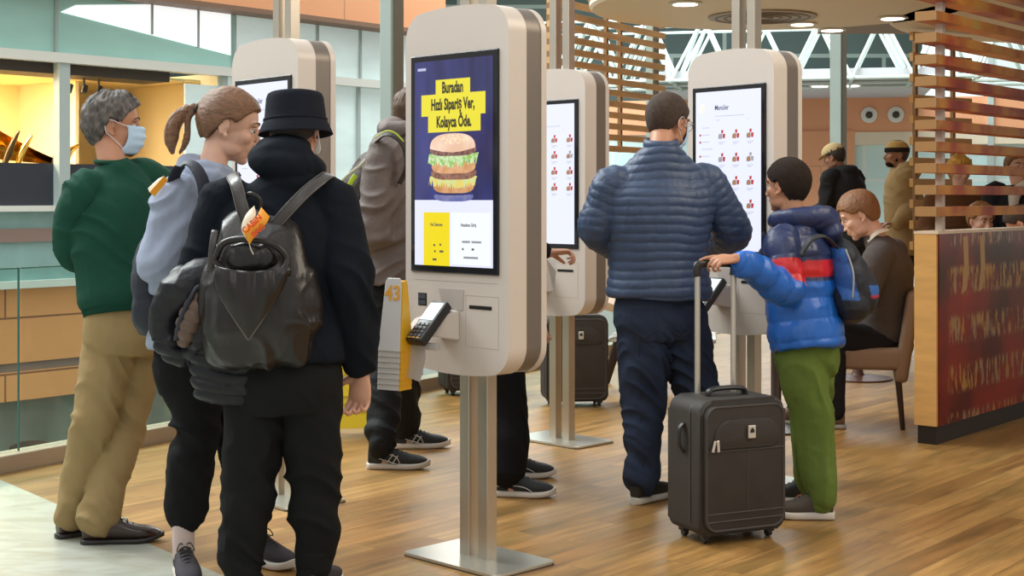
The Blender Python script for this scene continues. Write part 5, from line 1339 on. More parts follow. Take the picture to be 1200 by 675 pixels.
def hoodfold(co, nr):
    d = co - np.array(nk + V((0, -.06, .05))); r = np.sqrt((d ** 2).sum(1)); w = np.exp(-(r / .13) ** 2)
    return w * .007 * ridge(co * np.array((6, 6, 22)) + np.array((0, 0, 2)) + (d[:, 0] ** 2 * 60)[:, None])
organic(mb, 'hoodie', hood, p.t, .0065, 5, foldfn([p.J['er'], p.J['wr'] + V((0, 0, .1)), p.J['el']], .012, (5, 5, 12), .2, .15, 13, .8, extra=hoodfold))
a = p.J['wr']; d = (p.J['er'] - a).normalized(); mb = MB(); mb.limb([a + d * .035, a + d * .085], [.042, .047], 20, 1); organic(mb, 'sleeve_cuff', hood, p.t, .005, 2, lambda co, nr: .002 * ridge(co * np.array((80, 80, 5))))
jog2 = mat('charcoal_jersey', (.011, .0115, .012), .9, bump=(420, .3))
joggers(p, jog2, (.108, .098, .080, .078, .073, .064), .010, seed=21, w=1.0, top=.0, low=-.20); cuffs(p, jog2, .060, .05, .03)
for s, yw in (('l', -8), ('r', 12)): shoe(p, s, yw, dk, rubber, .28)

# ===== man at the far side of the advert kiosk (grey-brown jacket) =====
Y = 7.38
J = dict(nk=at(474, 158, Y + .09), sl=at(452, 178, Y - .08), sr=at(494, 176, Y + .30), pel=at(462, 320, Y + .08),
         el=at(440, 268, Y - .10), wl=at(462, 312, Y + .06), er=at(520, 255, Y + .32), wr=at(545, 240, Y + .2),
         hl=at(450, 345, Y + .0), hr=at(472, 345, Y + .16), kl=at(452, 430, Y - .04), kr=at(474, 432, Y + .22),
         al=at(446, 532, 7.16), ar=at(474, 512, 7.74), fl=yawv(92), fr=yawv(84))
J['al'].z = .11; J['ar'].z = .11
p = Person('person in a grey-brown hooded jacket and black track trousers behind the advert kiosk', (-.62, 7.4, 0), J, skinA, head=(at(489, 133, Y + .14), 84, 8, 0, 1.03), w=1.05)
p.body({'l': dict(d=((.9, .2, .0), (0, .2, -1)), curl=(45, 50, 50, 50)), 'r': dict(d=((.9, -.2, .2), (0, 0, -1)))})
p.hair((.10, .055, .03), [-.12, -.03, .0, .02, .04, .07, .12], [-.090, -.080, -.045, -.01, .03, .07, .08], t=.018, lumps=.004, seed=6)
gj = mat('grey_brown_shell', (.165, .135, .125), .7, bump=(60, .25), var=(9, .08))
mb = MB(); p.torso(mb, .042, -.06, 1.05, 1.08, neck=.075); p.arm(mb, 'l', (.086, .080, .056), .008); p.arm(mb, 'r', (.084, .076, .054), .006)
nk = p.J['nk']
mb.ell(nk + V((-.055, -.0, .03)), (.085, .10, .062)); mb.limb([nk + V((-.08, -.09, .02)), nk + V((.02, -.10, .03)), nk + V((.08, -.05, .02))], [.04, .04, .035], 14, 4); mb.ell(nk + V((-.09, 0, -.03)), (.05, .09, .05))
organic(mb, 'jacket', gj, p.t, .007, 4, foldfn([p.J['el'], p.J['wl'], p.J['sl'] - V((0, 0, .15))], .013, (6, 6, 15), .35, .16, 17, -.5))
joggers(p, mat('black_track_nylon', (.008, .009, .010), .75, bump=(40, .2), spec=.25), (.100, .092, .080, .078, .072, .064), .013, False, seed=31, top=.05)
bs = mat('black_running_mesh', (.016, .020, .022), .6, bump=(300, .4)); sw = mat('silver_shoe_stripe', (.55, .55, .52), .4); orl = mat('coral_shoe_lining', (.60, .14, .08), .6)
def crossed_stripes(up, M, side=1):
    x = side
    S = lambda pts, r=.0035: [mb.tube([M @ V((x * a, b, c)) for a, b, c in pts], [(.0025, r)] * len(pts), 8, 4, hint=(0, 0, 1))]
    mb = MB(); S([(.0365, -.035, .075), (.0375, .01, .052), (.0435, .06, .038), (.046, .085, .030)]); S([(.0365, .10, .030), (.040, .085, .060), (.0385, .065, .072), (.036, .05, .076)])
    S([(.041, .035, .034), (.039, .055, .062), (.036, .068, .078)]); S([(.044, .062, .030), (.0415, .078, .055), (.037, .090, .070)])
    mb.build('side_stripes', sw, up, world=True, smooth=True, label='crossed silver stripes')
    mb = MB(); S([(.037, -.045, .085), (.037, -.01, .078), (.035, .03, .094), (.030, .045, .104)], .005); mb.build('lining_edge', orl, up, world=True, smooth=True, label='coral lining edge')
for s, yw in (('l', 92), ('r', 84)):
    up, M = shoe(p, s, yw, bs, rubber, .30, sole_h=.032)
    crossed_stripes(up, M, 1)
# his backpack
t = thing('backpack', 'black backpack with lime straps worn over the grey-brown jacket', 'backpack', tuple(at(425, 300, Y)))
mb = MB(); c = at(424, 232, Y + .06); R_ = Matrix.Rotation(math.radians(14), 3, 'Y')
mb.ell(c, (.105, .15, .24), rot=R_); mb.ell(c + V((.06, 0, .12)), (.10, .13, .12), rot=R_); mb.ell(c + V((.03, 0, -.13)), (.11, .14, .13), rot=R_)
organic(mb, 'pack_body', mat('black_brown_nylon', (.030, .022, .020), .6, bump=(80, .3)), t, .008, 4, foldfn([], .008, (10, 10, 10), 1, .1, 4))
lime = mat('lime_webbing', (.45, .62, .03), .6)
mb = MB(); mb.tube([at(417, 205, Y - .10), at(408, 220, Y - .09), at(403, 238, Y - .06), at(401, 258, Y - .03)], [(.003, .013)] * 4, 8, 4, hint=(0, -1, 0)); mb.build('lime_strap', lime, t, world=True, smooth=True)
mb = MB(); mb.tube([at(399, 214, Y - .06), at(408, 205, Y - .10), at(421, 195, Y - .12), at(430, 186, Y - .12)], [(.003, .008)] * 4, 8, 4, hint=(0, -1, 0)); mb.build('webbing_loop', mat('pale_webbing', (.5, .52, .4), .6), t, world=True, smooth=True)
mb = MB(); mb.tube([at(441, 166, Y - .16), at(452, 158, Y - .20), at(463, 160, Y - .22), at(474, 172, Y - .22), at(477, 195, Y - .2), at(468, 215, Y - .18)], [(.006, .022)] * 6, 10, 5, hint=(0, -.5, 1)); mb.build('shoulder_strap', mat('black_brown_nylon', (.03, .022, .02)), t, world=True, smooth=True)
mb = MB(); mb.tube([at(440, 161, Y - .20), at(452, 153.5, Y - .24), at(463, 156, Y - .25), at(473, 166, Y - .25)], [(.003, .005)] * 4, 8, 5, hint=(0, -.5, 1)); mb.build('strap_piping', lime, t, world=True, smooth=True)

# ===== person hidden behind the advert kiosk =====
Y = 6.75
J = dict(nk=at(585, 170, Y), sl=at(560, 192, Y - .15), sr=at(604, 192, Y + .2), pel=at(580, 350, Y), el=at(585, 285, Y - .22), wl=at(628, 372, Y - .16),
         er=at(612, 290, Y + .22), wr=at(643, 296, Y + .24), hl=at(578, 380, Y - .10), hr=at(582, 380, Y + .08), kl=at(592, 470, 6.6), kr=at(590, 470, 6.95),
         al=at(594, 560, 6.50), ar=at(598, 540, 6.94), fl=yawv(97), fr=yawv(92))
J['al'].z = .12; J['ar'].z = .12
p = Person('person hidden behind the advert kiosk, only black trousers, sneakers and hands in view', (-.05, 6.75, 0), J, skinA, head=(at(582, 132, Y), 70, 10, 0, 1.0), w=.9)
p.body({'r': dict(d=((1, .1, .05), (-.1, -.2, -1)), curl=(48, 50, 55, 60), s=1.0), 'l': dict(d=((.25, 0, -1), (.2, .6, 0)), curl=(35, 40, 45, 48), s=1.0)})
p.hair((.05, .03, .02), [-.12, -.03, .0, .04, .07, .12], [-.090, -.080, -.02, .03, .07, .08], t=.012, seed=8)
mb = MB(); p.torso(mb, .02, -.05, .9, .9, neck=.07); p.arm(mb, 'l', (.065, .055, .045), .004, end=.80); p.arm(mb, 'r', (.065, .055, .045), .004, end=.75)
organic(mb, 'top', jog, p.t, .008, 4, foldfn([], .006))
joggers(p, mat('black_wide_cotton', (.008, .008, .008), .9, bump=(300, .2)), (.105, .105, .095, .092, .085, .078), .010, False, seed=41, w=.9, sc=(10, 10, 6))
for s, yw in (('l', 97), ('r', 92)):
    up, M = shoe(p, s, yw, bs, rubber, .27, sole_h=.030)
    mb = MB(); mb.tube([M @ V(q) for q in ((.038, -.05, .050), (.041, .02, .056), (.045, .08, .050), (.047, .12, .030))], [(.002, .003)] * 4, 8, 5, hint=(0, 0, 1)); mb.build('curved_stripe', sw, up, world=True, smooth=True)
t = thing('paper_slip', 'crumpled white paper slip in the hand beside the half hidden kiosk', 'paper slip', tuple(at(645, 325, 6.95)))
mb = MB(); q = [(640, 303), (650, 303), (652, 318), (648, 340), (640, 342), (637, 320)]
mb.poly([at(a, b_, 6.93 + .015 * (i % 2)) for i, (a, b_) in enumerate(q)]); bmesh.ops.triangulate(mb.bm, faces=mb.bm.faces)
o = mb.build('slip_sheet', mat('white_paper', (.75, .72, .68), .7), t, world=True); md = o.modifiers.new('s', 'SOLIDIFY'); md.thickness = .002
# ===== man in the quilted blue jacket =====
Y = 6.30
J = dict(nk=at(775, 172, Y), sl=at(716, 214, Y - .02), sr=at(828, 212, Y + .10), pel=at(772, 345, Y + .04),
         el=at(700, 268, Y + .02), wl=at(742, 300, Y + .26), er=at(858, 270, Y + .14), wr=at(840, 292, Y + .36),
         hl=at(754, 372, Y + .02), hr=at(798, 372, Y + .06), kl=at(754, 470, Y + .06), kr=at(818, 470, Y + .12),
         al=at(752, 572, Y + .06), ar=at(832, 562, Y + .22), fl=yawv(25), fr=yawv(45))
J['al'].z = .10; J['ar'].z = .10
p = Person('person in a quilted navy-blue jacket and dark jeans using the kiosk, seen from behind', (.66, 6.3, 0), J, skinB, head=(at(783, 143, Y + .08), 46, 14, 0, 1.03), w=1.12)
p.body({'l': dict(d=((.7, .6, .1), (0, .2, -1))), 'r': dict(d=((-.5, .8, .1), (0, 0, -1)))})
p.hair((.028, .017, .012), [-.12, -.045, -.028, -.012, .012, .03, .05, .075, .12], [-.060, -.055, -.015, .018, .012, .022, .050, .075, .085], t=.007, lumps=.0008, streak=(50, 40), seed=9,
       m=mat('cropped_dark_hair', (.060, .036, .024), .75, bump=(500, .6), var=(60, .3)))
p.eyes(); mask(p, maskm)
H = p.H; gm = mat('dark_glasses_frame', (.03, .02, .02), .3); mb = MB()
for s in (-1, 1): mb.tube([H @ V(q) for q in ((s * .086, -.015, .012), (s * .084, .03, .014), (s * .070, .088, .010))], .0016, 6, 3)
mb.tube([H @ V(q) for q in ((-.07, .088, .01), (-.02, .104, .008), (.02, .104, .008), (.07, .088, .01))], .0014, 6, 3)
for s in (-1, 1): mb.tube([H @ V((s * .036 + .025 * math.cos(a), .098 - abs(s * .036 + .025 * math.cos(a)) * .10, .0 + .018 * math.sin(a))) for a in [i * PI / 8 for i in range(16)]], .0013, 6, closed=True)
mb.build('glasses', gm, p.t, world=True, smooth=True)
quilt = mat('quilted_navy_nylon', (.038, .068, .140), .50, bump=(60, .12), var=(6, .08))
j = p.J
arms = [(j['sl'], j['el']), (j['el'], j['wl']), (j['sr'], j['er']), (j['er'], j['wr'])]
def quiltfn(pitch, amp, arms, S, up, seed=0, lat=None):
    S_ = np.array(S); u_ = np.array(up)
    def f(co, nr):
        ds = [seg_dist(co, a, b) for a, b in arms]
        D = np.stack([d for d, t in ds]); T = np.stack([t for d, t in ds])
        # forearm coordinate continues from the upper arm
        for k in (1, 3):
            if k < len(arms): T[k] += (V(arms[k][0]) - V(arms[k - 1][0])).length
        k = D.argmin(0); dmin = D.min(0); ta = T[k, np.arange(len(co))]
        tz = (co - S_) @ u_
        wob = vnoise(co * 6 + seed) * .010 + vnoise(co * 22 + seed) * .003
        arm_w = 1 / (1 + np.exp((dmin - .084) / .006)) 
        inner = np.abs((co - S_) @ np.array(lat)) if lat is not None else None
        if inner is not None: arm_w = arm_w * (inner > .0)
        q1 = np.abs(np.sin(PI * (ta + wob) / pitch)); q2 = np.abs(np.sin(PI * (tz + wob) / pitch))
        a_ = np.sqrt(q1) ; b_ = np.sqrt(q2)
        r = amp * ((a_ * arm_w + b_ * (1 - arm_w)) - .6)
        return r + .006 * vnoise(co * 9 + seed) + .0022 * ridge(co * np.array((40, 40, 14)) + seed) * .6 + .004 * ridge(co * np.array((5, 5, 3)) + seed + 3)
    return f
mb = MB(); p.torso(mb, .046, -.015, 1.10, 1.14, belly=.03, neck=.062); p.arm(mb, 'l', (.070, .074, .058), .006); p.arm(mb, 'r', (.070, .080, .060), .006)
for s in (-1, 1): mb.ell(p.S + p.up * .022 + p.R * s * .095, (.115, .085, .062))
organic(mb, 'quilted_jacket', quilt, p.t, .0055, 6, quiltfn(.038, .0065, arms, p.S, p.up, 2, p.R))
mb = MB(); c = j['nk']; mb.tube([c + V((.068 * math.cos(a), .066 * math.sin(a) + .005, .012 + .012 * math.sin(a))) for a in [i * PI / 12 for i in range(24)]], [(.022, .012)] * 24, 10, closed=True, hint=(0, 0, 1)); mb.build('jacket_collar', quilt, p.t, world=True, smooth=True)
jean = mat('dark_denim', (.030, .043, .080), .85, bump=(1, .5, (500, 500, 160)), var=(5, .22))
mb = MB(); pe = j['pel']; u = p.HR; f = V((0, 0, 1)).cross(u)
mb.loft([(pe + V((0, 0, .03)), u, f, .178, .135), (pe - V((0, 0, .05)), u, f, .196, .150), (pe - V((.0, 0, .12)), u, f, .200, .155), (pe - V((0, 0, .19)), u, f, .18, .13)], 28, 4)
for s in 'lr': p.leg(mb, s, (.112, .105, .082, .076, .066, .064), .004, 1.0)
organic(mb, 'jeans', jean, p.t, .006, 4, foldfn([j['kl'], j['kr'], j['al'], j['ar'], pe - V((0, 0, .22))], .016, (7, 7, 20), .16, .15, 51, .8))
mb = MB()
for s in 'lr':
    a, k, h = j['a' + s], j['k' + s], j['h' + s]
    mb.tube([h + V((-.03 if s == 'l' else .03, -.118, -.06)), k + V((-.02 if s == 'l' else .02, -.088, .0)), a + V((0, -.070, .02))], .0022, 6, 4)
for s in (-1, 1):
    c = pe + u * s * .085 - V((0, .158, .10)); q = [c + V((x, -.0 - abs(x) * .0, z)) for x, z in ((-.055, .055), (.055, .055), (.055, -.04), (0, -.07), (-.055, -.04))]
    mb.tube(q, .0022, 6, 1, closed=True)
mb.build('denim_seams', mat('denim_seam', (.03, .035, .05), .8), p.t, world=True, smooth=True)
gs = mat('dark_olive_suede', (.040, .036, .028), .8); rb2 = mat('pale_sole', (.58, .56, .50), .5)
shoe(p, 'l', 40, gs, rb2, .28, sole_h=.032); shoe(p, 'r', 45, gs, rb2, .28, sole_h=.032)

# ===== boy =====
Y = 6.08
J = dict(nk=at(930, 258, Y + .10), sl=at(915, 282, Y - .04), sr=at(945, 280, Y + .26), pel=at(945, 392, Y + .06),
         el=at(922, 340, 5.96), wl=at(862, 303, 5.79), er=at(948, 335, Y + .34), wr=at(928, 358, Y + .40),
         hl=at(940, 415, Y + .02), hr=at(952, 415, Y + .14), kl=at(952, 490, Y + .0), kr=at(948, 488, Y + .18),
         al=at(962, 582, Y - .04), ar=at(948, 572, Y + .24), fl=yawv(-82), fr=yawv(-75))
J['al'].z = .085; J['ar'].z = .085
p = Person('boy in a blue jacket with a red stripe and green trousers, holding a suitcase handle', (1.24, 6.1, 0), J, skinB, head=(at(922, 218, Y + .13), -42, 2, 0, .95), w=.80)
p.body({'l': dict(d=((-.92, -.36, -.05), (.05, .55, -1)), s=.86, curl=(10, 42, 52, 58), thumb=34, spread=6), 'r': dict(d=((-1, .2, 0), (0, 0, -1)), s=.78)}, arm_r=(.036, .030, .022), leg_r=(.065, .055, .045, .045, .036, .033))
p.hair((.022, .016, .014), [-.12, -.045, -.028, -.012, .012, .03, .05, .075, .12], [-.070, -.062, -.02, .020, .010, .022, .045, .065, .08], t=.011, lumps=.0007, streak=(30, 30), seed=12, m=mat('short_black_hair', (.028, .019, .015), .85, bump=(400, .5), var=(50, .2)))
p.eyes(); j = p.J
zt = p.S.z
P_cut = j['sl'].y + .08
def boycol(co):
    ds = [seg_dist(co, a, b) for a, b in ((j['sl'], j['el']), (j['el'], j['wl']), (j['sr'], j['er']), (j['er'], j['wr']))]
    D = np.stack([d for d, t in ds]); k = D.argmin(0); dm = D.min(0)
    t = np.stack([ds[0][1], ds[1][1] + (j['el'] - j['sl']).length, ds[2][1], ds[3][1] + (j['er'] - j['sr']).length])[k, np.arange(len(co))]
    navy_ = np.array((.022, .036, .110)); red = np.array((.62, .020, .026)); blue = np.array((.012, .125, .52))
    z = zt - co[:, 2]                        # depth below the shoulders
    out = np.tile(navy_, (len(co), 1))
    out[z > .080] = red; out[z > .160] = blue
    out[(z > .150) & (z < .165)] = navy_
    arm = (dm < .088) & (k < 2) & (co[:, 1] < float(P_cut))
    out[arm & (t < .10)] = navy_; out[arm & (t >= .10) & (t < .20)] = red; out[arm & (t >= .20)] = blue
    return out
zipb = mat('shiny_padded_nylon', (.1, .1, .1), .38, attr=True, bump=(70, .15))
mb = MB(); p.torso(mb, .046, -.06, .80, .86, neck=.060, hemw=.98); p.arm(mb, 'l', (.066, .064, .046), .006, end=.84); p.arm(mb, 'r', (.070, .066, .050), .006)
puf = quiltfn(.085, .008, [(j['sl'], j['el']), (j['el'], j['wl']), (j['sr'], j['er']), (j['er'], j['wr'])], p.S, p.up, 4, p.R)
organic(mb, 'padded_jacket', zipb, p.t, .0058, 4, lambda co, nr: puf(co, nr) * .9 + .005 * ridge(co * np.array((14, 14, 14))) , boycol)
nk = j['nk']; mb = MB()
mb.limb([nk + V((-.075, -.02, .0)), nk + V((-.02, -.085, .012)), nk + V((.07, -.09, .018)), nk + V((.14, -.03, .010)), nk + V((.12, .08, .01)), nk + V((.0, .11, .01)), nk + V((-.07, .06, .0))], [.028, .034, .042, .048, .042, .034, .028], 18, 5)
mb.ell(nk + V((.10, -.02, -.005)), (.085, .095, .050)); mb.ell(nk + V((.15, -.02, -.045)), (.05, .08, .055))
organic(mb, 'hood', mat('navy_padded_nylon', (.022, .036, .115), .42, bump=(60, .2)), p.t, .006, 5, foldfn([], .007, (10, 10, 14), 1, .1, 61))
olive = mat('green_fleece', (.125, .185, .040), .9, bump=(350, .3), var=(6, .08))
mb = MB(); pe = j['pel']; u = p.HR; f = V((0, 0, 1)).cross(u)
mb.loft([(pe + V((0, 0, .02)), u, f, .125, .120), (pe - V((0, 0, .05)), u, f, .135, .132), (pe - V((.0, 0, .12)), u, f, .130, .130), (pe - V((0, 0, .17)), u, f, .11, .11)], 28, 4)
for s in 'lr': p.leg(mb, s, (.098, .092, .074, .070, .062, .055), .004, .97)
organic(mb, 'trousers', olive, p.t, .006, 5, foldfn([j['kl'], j['al'] + V((0, 0, .1)), pe - V((0, 0, .2))], .009, (13, 13, 5), .3, .16, 71, .9)); cuffs(p, olive, .047)
bsh = mat('grey_brown_mesh', (.085, .068, .055), .75, bump=(300, .4))
shoe(p, 'l', -84, bsh, rubber, .245, sole_h=.034, high=.085); shoe(p, 'r', -70, mat('dark_mesh', (.02, .02, .02), .7), rubber, .245, sole_h=.034, high=.085)
# boy's backpack
t = thing('backpack', 'blue and black backpack worn by the boy in the padded jacket', 'backpack', tuple(at(998, 385, Y)))
R_ = Matrix.Rotation(math.radians(-16), 3, 'Y')
def bpcol(co):
    out = np.tile(np.array((.014, .018, .028)), (len(co), 1)); C = at(1000, 330, Y)
    d = co - np.array(C); h = d[:, 2] ; x = d[:, 0] + .28 * d[:, 2]
    out[(x > -.075) & (x < -.005) & (h > -.075 ) & (h < .14)] = (.030, .125, .42)
    out[(x > .05) & (np.abs(h + .035) < .020)] = (.030, .125, .42)
    out[(x > .05) & (np.abs(h + .062) < .008)] = (.45, .03, .08)
    return out
mb = MB(); c = at(998, 330, Y + .06)
mb.ell(c, (.082, .125, .165), rot=R_); mb.ell(c + V((-.008, 0, -.075)), (.090, .13, .10), rot=R_); mb.ell(c + V((.045, 0, -.03)), (.062, .10, .11), rot=R_); mb.ell(c + V((-.03, 0, .10)), (.055, .11, .08), rot=R_)
organic(mb, 'pack_body', mat('two_tone_nylon', (.1, .1, .1), .6, attr=True, bump=(90, .2)), t, .006, 4, foldfn([], .004, (10, 10, 10), 1, .1, 5), bpcol)
mb = MB(); mb.tube([at(938, 300, Y - .16), at(950, 281, Y - .17), at(966, 277, Y - .14), at(980, 290, Y - .08)], [(.006, .017)] * 4, 10, 5, hint=(0, -.4, 1)); mb.build('shoulder_strap', mat('black_webbing', (.015, .017, .022), .6), t, world=True, smooth=True)
mb = MB(); mb.tube([at(991, 292, Y - .04), at(1000, 320, Y - .075), at(999, 350, Y - .08)], .004, 6, 5); mb.build('zip', mat('grey_zip', (.35, .38, .42), .4), t, world=True, smooth=True)

# ===== seated man in the suit jacket =====
Y = 8.45
J = dict(nk=at(1027, 276, Y + .0), sl=at(1030, 300, Y - .16), sr=at(1046, 296, Y + .24), pel=at(1038, 392, Y + .16),
         el=at(1006, 358, Y - .16), wl=at(972, 345, Y - .06), er=at(1010, 352, Y + .28), wr=at(975, 345, Y + .2),
         hl=at(1030, 402, Y + .04), hr=at(1036, 402, Y + .28), kl=at(975, 395, Y + .0), kr=at(965, 395, Y + .26),
         al=at(978, 486, Y - .05), ar=at(935, 486, Y + .1), fl=yawv(-85), fr=yawv(-80))
J['al'].z = .10; J['ar'].z = .10
p = Person('seated person with ginger hair in a dark grey suit jacket, head bent down', (2.2, 8.6, 0), J, skinD, head=(at(1006, 252, Y + .02), -78, 28, 0, 1.12), w=1.08)
p.body({'l': dict(d=((-1, 0, 0), (0, 0, -1))), 'r': dict(d=((-1, 0, 0), (0, 0, -1)))}, voxel=.005)
p.hair((.22, .095, .035), [-.12, -.045, -.028, -.012, .012, .03, .05, .075, .12], [-.062, -.058, -.015, .020, .010, .022, .05, .062, .075], t=.013, lumps=.0014, streak=(20, 8), seed=14)
p.eyes((.3, .15, .06))
suit = mat('charcoal_suit_wool', (.085, .070, .066), .85, bump=(300, .2)); j = p.J
mb = MB(); p.torso(mb, .034, -.05, 1.05, 1.02, neck=.062); p.arm(mb, 'l', (.080, .070, .052), .006); p.arm(mb, 'r', (.080, .068, .05), .006)
mb.limb([j['pel'] - V((0, .02, -.02)), j['pel'] - V((-.02, 0.02, .05))], [(.16), (.14)], 20, 2)
organic(mb, 'suit_jacket', suit, p.t, .008, 5, foldfn([j['el'], j['er'], j['pel'] + V((-.1, 0, .1))], .011, (6, 6, 12), .2, .16, 81))
mb = MB(); c = j['nk']; mb.tube([c + V((-.06, -.045, -.03)), c + V((-.015, -.068, .018)), c + V((.045, -.04, .035)), c + V((.055, .03, .035))], [(.006, .020)] * 4, 10, 5, hint=(0, -.6, 1)); mb.build('shirt_collar', mat('cream_shirt', (.70, .62, .50), .8), p.t, world=True, smooth=True)
mb = MB(); 
for s in 'lr': p.leg(mb, s, (.098, .09, .075, .07, .06, .056), .004, 1.0)
mb.ell(j['pel'] - V((.03, 0, .0)), (.15, .18, .10))
organic(mb, 'trousers', mat('black_suit_wool', (.015, .014, .016), .85), p.t, .008, 4, foldfn([j['kl'], j['kr']], .008))
sh = mat('worn_tan_shoe', (.14, .08, .05), .6)
shoe(p, 'l', -85, sh, rubberg, .28); shoe(p, 'r', -80, sh, rubberg, .28)

# ===== farther people =====
def simple_person(label, Y, hx, hy, hyaw, hpitch, skin, shx, shy, half, byaw, topm, trm, hairc, zfoot=0.0, seated=False, hood=False, hs=1.0, arms=None, cap=None, hair_kw=None, lean=0.0, w=1.0, voxel=.009, foot=True):
    f = yawv(byaw); r = V((math.cos(math.radians(byaw)), -math.sin(math.radians(byaw)), 0)); up = V((0, 0, 1))
    S = at(shx, shy, Y); zs = S.z
    pelz = .92 if not seated else .50
    pel = V((S.x, S.y, pelz)) - f * lean
    nk = S + up * .055 + f * .02
    J = dict(nk=nk, sl=S - r * half, sr=S + r * half, pel=pel)
    for s, k in (('l', -1), ('r', 1)):
        sh = J['s' + s]
        if arms and s in arms: J['e' + s], J['w' + s] = arms[s]
        else:
            J['e' + s] = sh + r * k * .06 - up * .27 + f * .02; J['w' + s] = J['e' + s] - up * .10 + f * .22
        h = pel + r * k * .09 - up * .06
        J['h' + s] = h
        if seated: J['k' + s] = h + f * .42 + r * k * .03; J['a' + s] = V((J['k' + s].x, J['k' + s].y, .11)) + f * .03
        else: J['k' + s] = V((h.x, h.y, .48)) + f * .04 + r * k * .01; J['a' + s] = V((h.x, h.y, .11)) + r * k * .02
        J['f' + s] = f
    p = Person(label, (S.x, S.y, 0), J, skin, head=(at(hx, hy, Y + .03), hyaw, hpitch, 0, hs), w=w)
    p.body({'l': dict(d=(tuple(f), (0, 0, -1))), 'r': dict(d=(tuple(f), (0, 0, -1)))}, voxel=.0062)
    kw = dict(t=.012, seed=int(hx) % 17); kw.update(hair_kw or {})
    p.hair(hairc, [-.12, -.045, -.028, -.012, .012, .03, .05, .075, .12], [-.068, -.06, -.015, .020, .010, .022, .05, .068, .08], **kw)
    mb = MB(); p.torso(mb, .034, -.08, w, w, neck=.066); 
    for s in 'lr': p.arm(mb, s, (.078, .070, .054), .006)
    if hood:
        b = -f
        mb.limb([nk + r * .09 + up * .01, nk + r * .06 + b * .08 + up * .01, nk + b * .11, nk - r * .06 + b * .08 + up * .01, nk - r * .09 + up * .01], [.035, .05, .06, .05, .035], 14, 4)
        mb.ell(nk + b * .09 - up * .04, (.09, .08, .08))
    organic(mb, 'top', topm, p.t, voxel, 4, foldfn([J['el'], J['er']], .010, (6, 6, 13), .4, .2, hx))
    mb = MB(); mb.ell(pel - up * .03, (.165, .15, .12))
    for s in 'lr': p.leg(mb, s, (.098, .09, .075, .07, .062, .058), .004, 1.0)
    organic(mb, 'trousers', trm, p.t, .010, 4, foldfn([J['kl'], J['kr']], .008))
    if foot:
        for s in 'lr': shoe(p, s, byaw, mat('dark_shoe', (.03, .025, .02), .6), rubberg, .28, lace=False)
    return p
bt = mat('black_cotton', (.020, .020, .022), .85); dkp2 = mat('dark_trouser_cloth', (.03, .03, .035), .85)
# man in black hoodie and beige cap
p = simple_person('person in a black hoodie and beige cap standing far behind the boy', 13.6, 977, 184, -55, 18, skinC, 988, 208, .19, -40, bt, dkp2, (.03, .02, .015), hood=True, lean=.16, w=1.05)
tanc = mat('beige_cap_cotton', (.55, .42, .22), .85)
mb = MB(); mb.ell((0, -.008, .048), (.092, .112, .086), p.H); mb.bm.verts.ensure_lookup_table()
for v in list(mb.bm.verts):
    l = p.H.inverted() @ v.co
    if l.z < .030: v.co = p.H @ V((l.x * .98, l.y * .98, .030 + (l.z - .03) * .05))
cp = mb.build('flat_cap', tanc, p.t, smooth=True, world=True)
mb = MB(); mb.loft([(p.H @ V((0, y, z)), (p.H.to_3x3() @ V((1, 0, 0))), (p.H.to_3x3() @ V((0, 0, 1))), a, .005) for y, z, a in ((.06, .042, .07), (.10, .034, .066), (.135, .024, .045), (.148, .02, .02))], 16, 4); mb.build('cap_peak', tanc, cp, world=True, smooth=True)
# standing bearded man in beige hoodie
bei = mat('beige_jersey', (.36, .255, .125), .85, bump=(300, .2))
S = at(1062, 205, 12.6); 
p = simple_person('standing bearded person in a beige hoodie and headband, near the slat screen', 12.6, 1050, 181, -95, 0, skinC, 1058, 204, .20, -80, bei, dkp2, (.05, .03, .02), hood=True, w=1.02,
                  arms={'l': (at(1072, 240, 12.45), at(1052, 262, 12.3)), 'r': (at(1062, 240, 12.85), at(1045, 262, 12.8))}, hair_kw=dict(t=.006))
H = p.H
mb = MB(); mb.lathe([(.0, .128), (.05, .122), (.082, .10), (.098, .065), (.102, .045), (.098, .04)][::-1], 32, H @ Matrix.Translation((0, -.01, -.005)), (.86, 1.06)); bn = mb.build('beanie', mat('mustard_knit', (.42, .27, .10), .9), p.t, world=True, smooth=True)
mb = MB(); mb.lathe([(.099, .022), (.1045, .026), (.1045, .058), (.099, .062)], 32, H @ Matrix.Translation((0, -.01, -.004)), (.86, 1.06)); mb.build('dark_headband', mat('dark_knit', (.02, .015, .015), .9), bn, world=True, smooth=True)
mb = MB(); mb.ell((0, .046, -.082), (.046, .046, .032), H); mb.ell((0, .016, -.050), (.066, .030, .036), H); mb.build('beard', mat('black_beard', (.012, .008, .006), .9, bump=(300, .6)), p.t, smooth=True, world=True)
# people seated behind the printed partition
brown = mat('brown_wool', (.14, .065, .03), .9); olv = mat('dark_olive_cloth', (.04, .04, .03), .85); redm = mat('dark_red_cloth', (.22, .02, .025), .8)
p = simple_person('person with bright blond hair and a brown top behind the printed slats', 11.6, 1125, 201, 170, 8, skinD, 1124, 232, .19, 178, brown, olv, (.72, .42, .08), w=1.0, hair_kw=dict(t=.022, lumps=.005), hs=.95)
p = simple_person('person with light brown hair seated low behind the partition rail, facing the camera', 10.4, 1150, 258, 165, 12, skinD, 1150, 290, .18, 178, mat('black_green_cloth', (.02, .03, .03), .85), olv, (.34, .17, .06), seated=True, w=.95, hair_kw=dict(t=.016, lumps=.004), hs=.98)
p.eyes()
p = simple_person('person in a dark jacket and white scarf at the picture edge behind the slats', 11.0, 1192, 196, 175, 0, skinD, 1192, 226, .18, 178, mat('black_coat_cloth', (.02, .022, .028), .8), dkp2, (.20, .10, .05), w=.95, hair_kw=dict(t=.012))
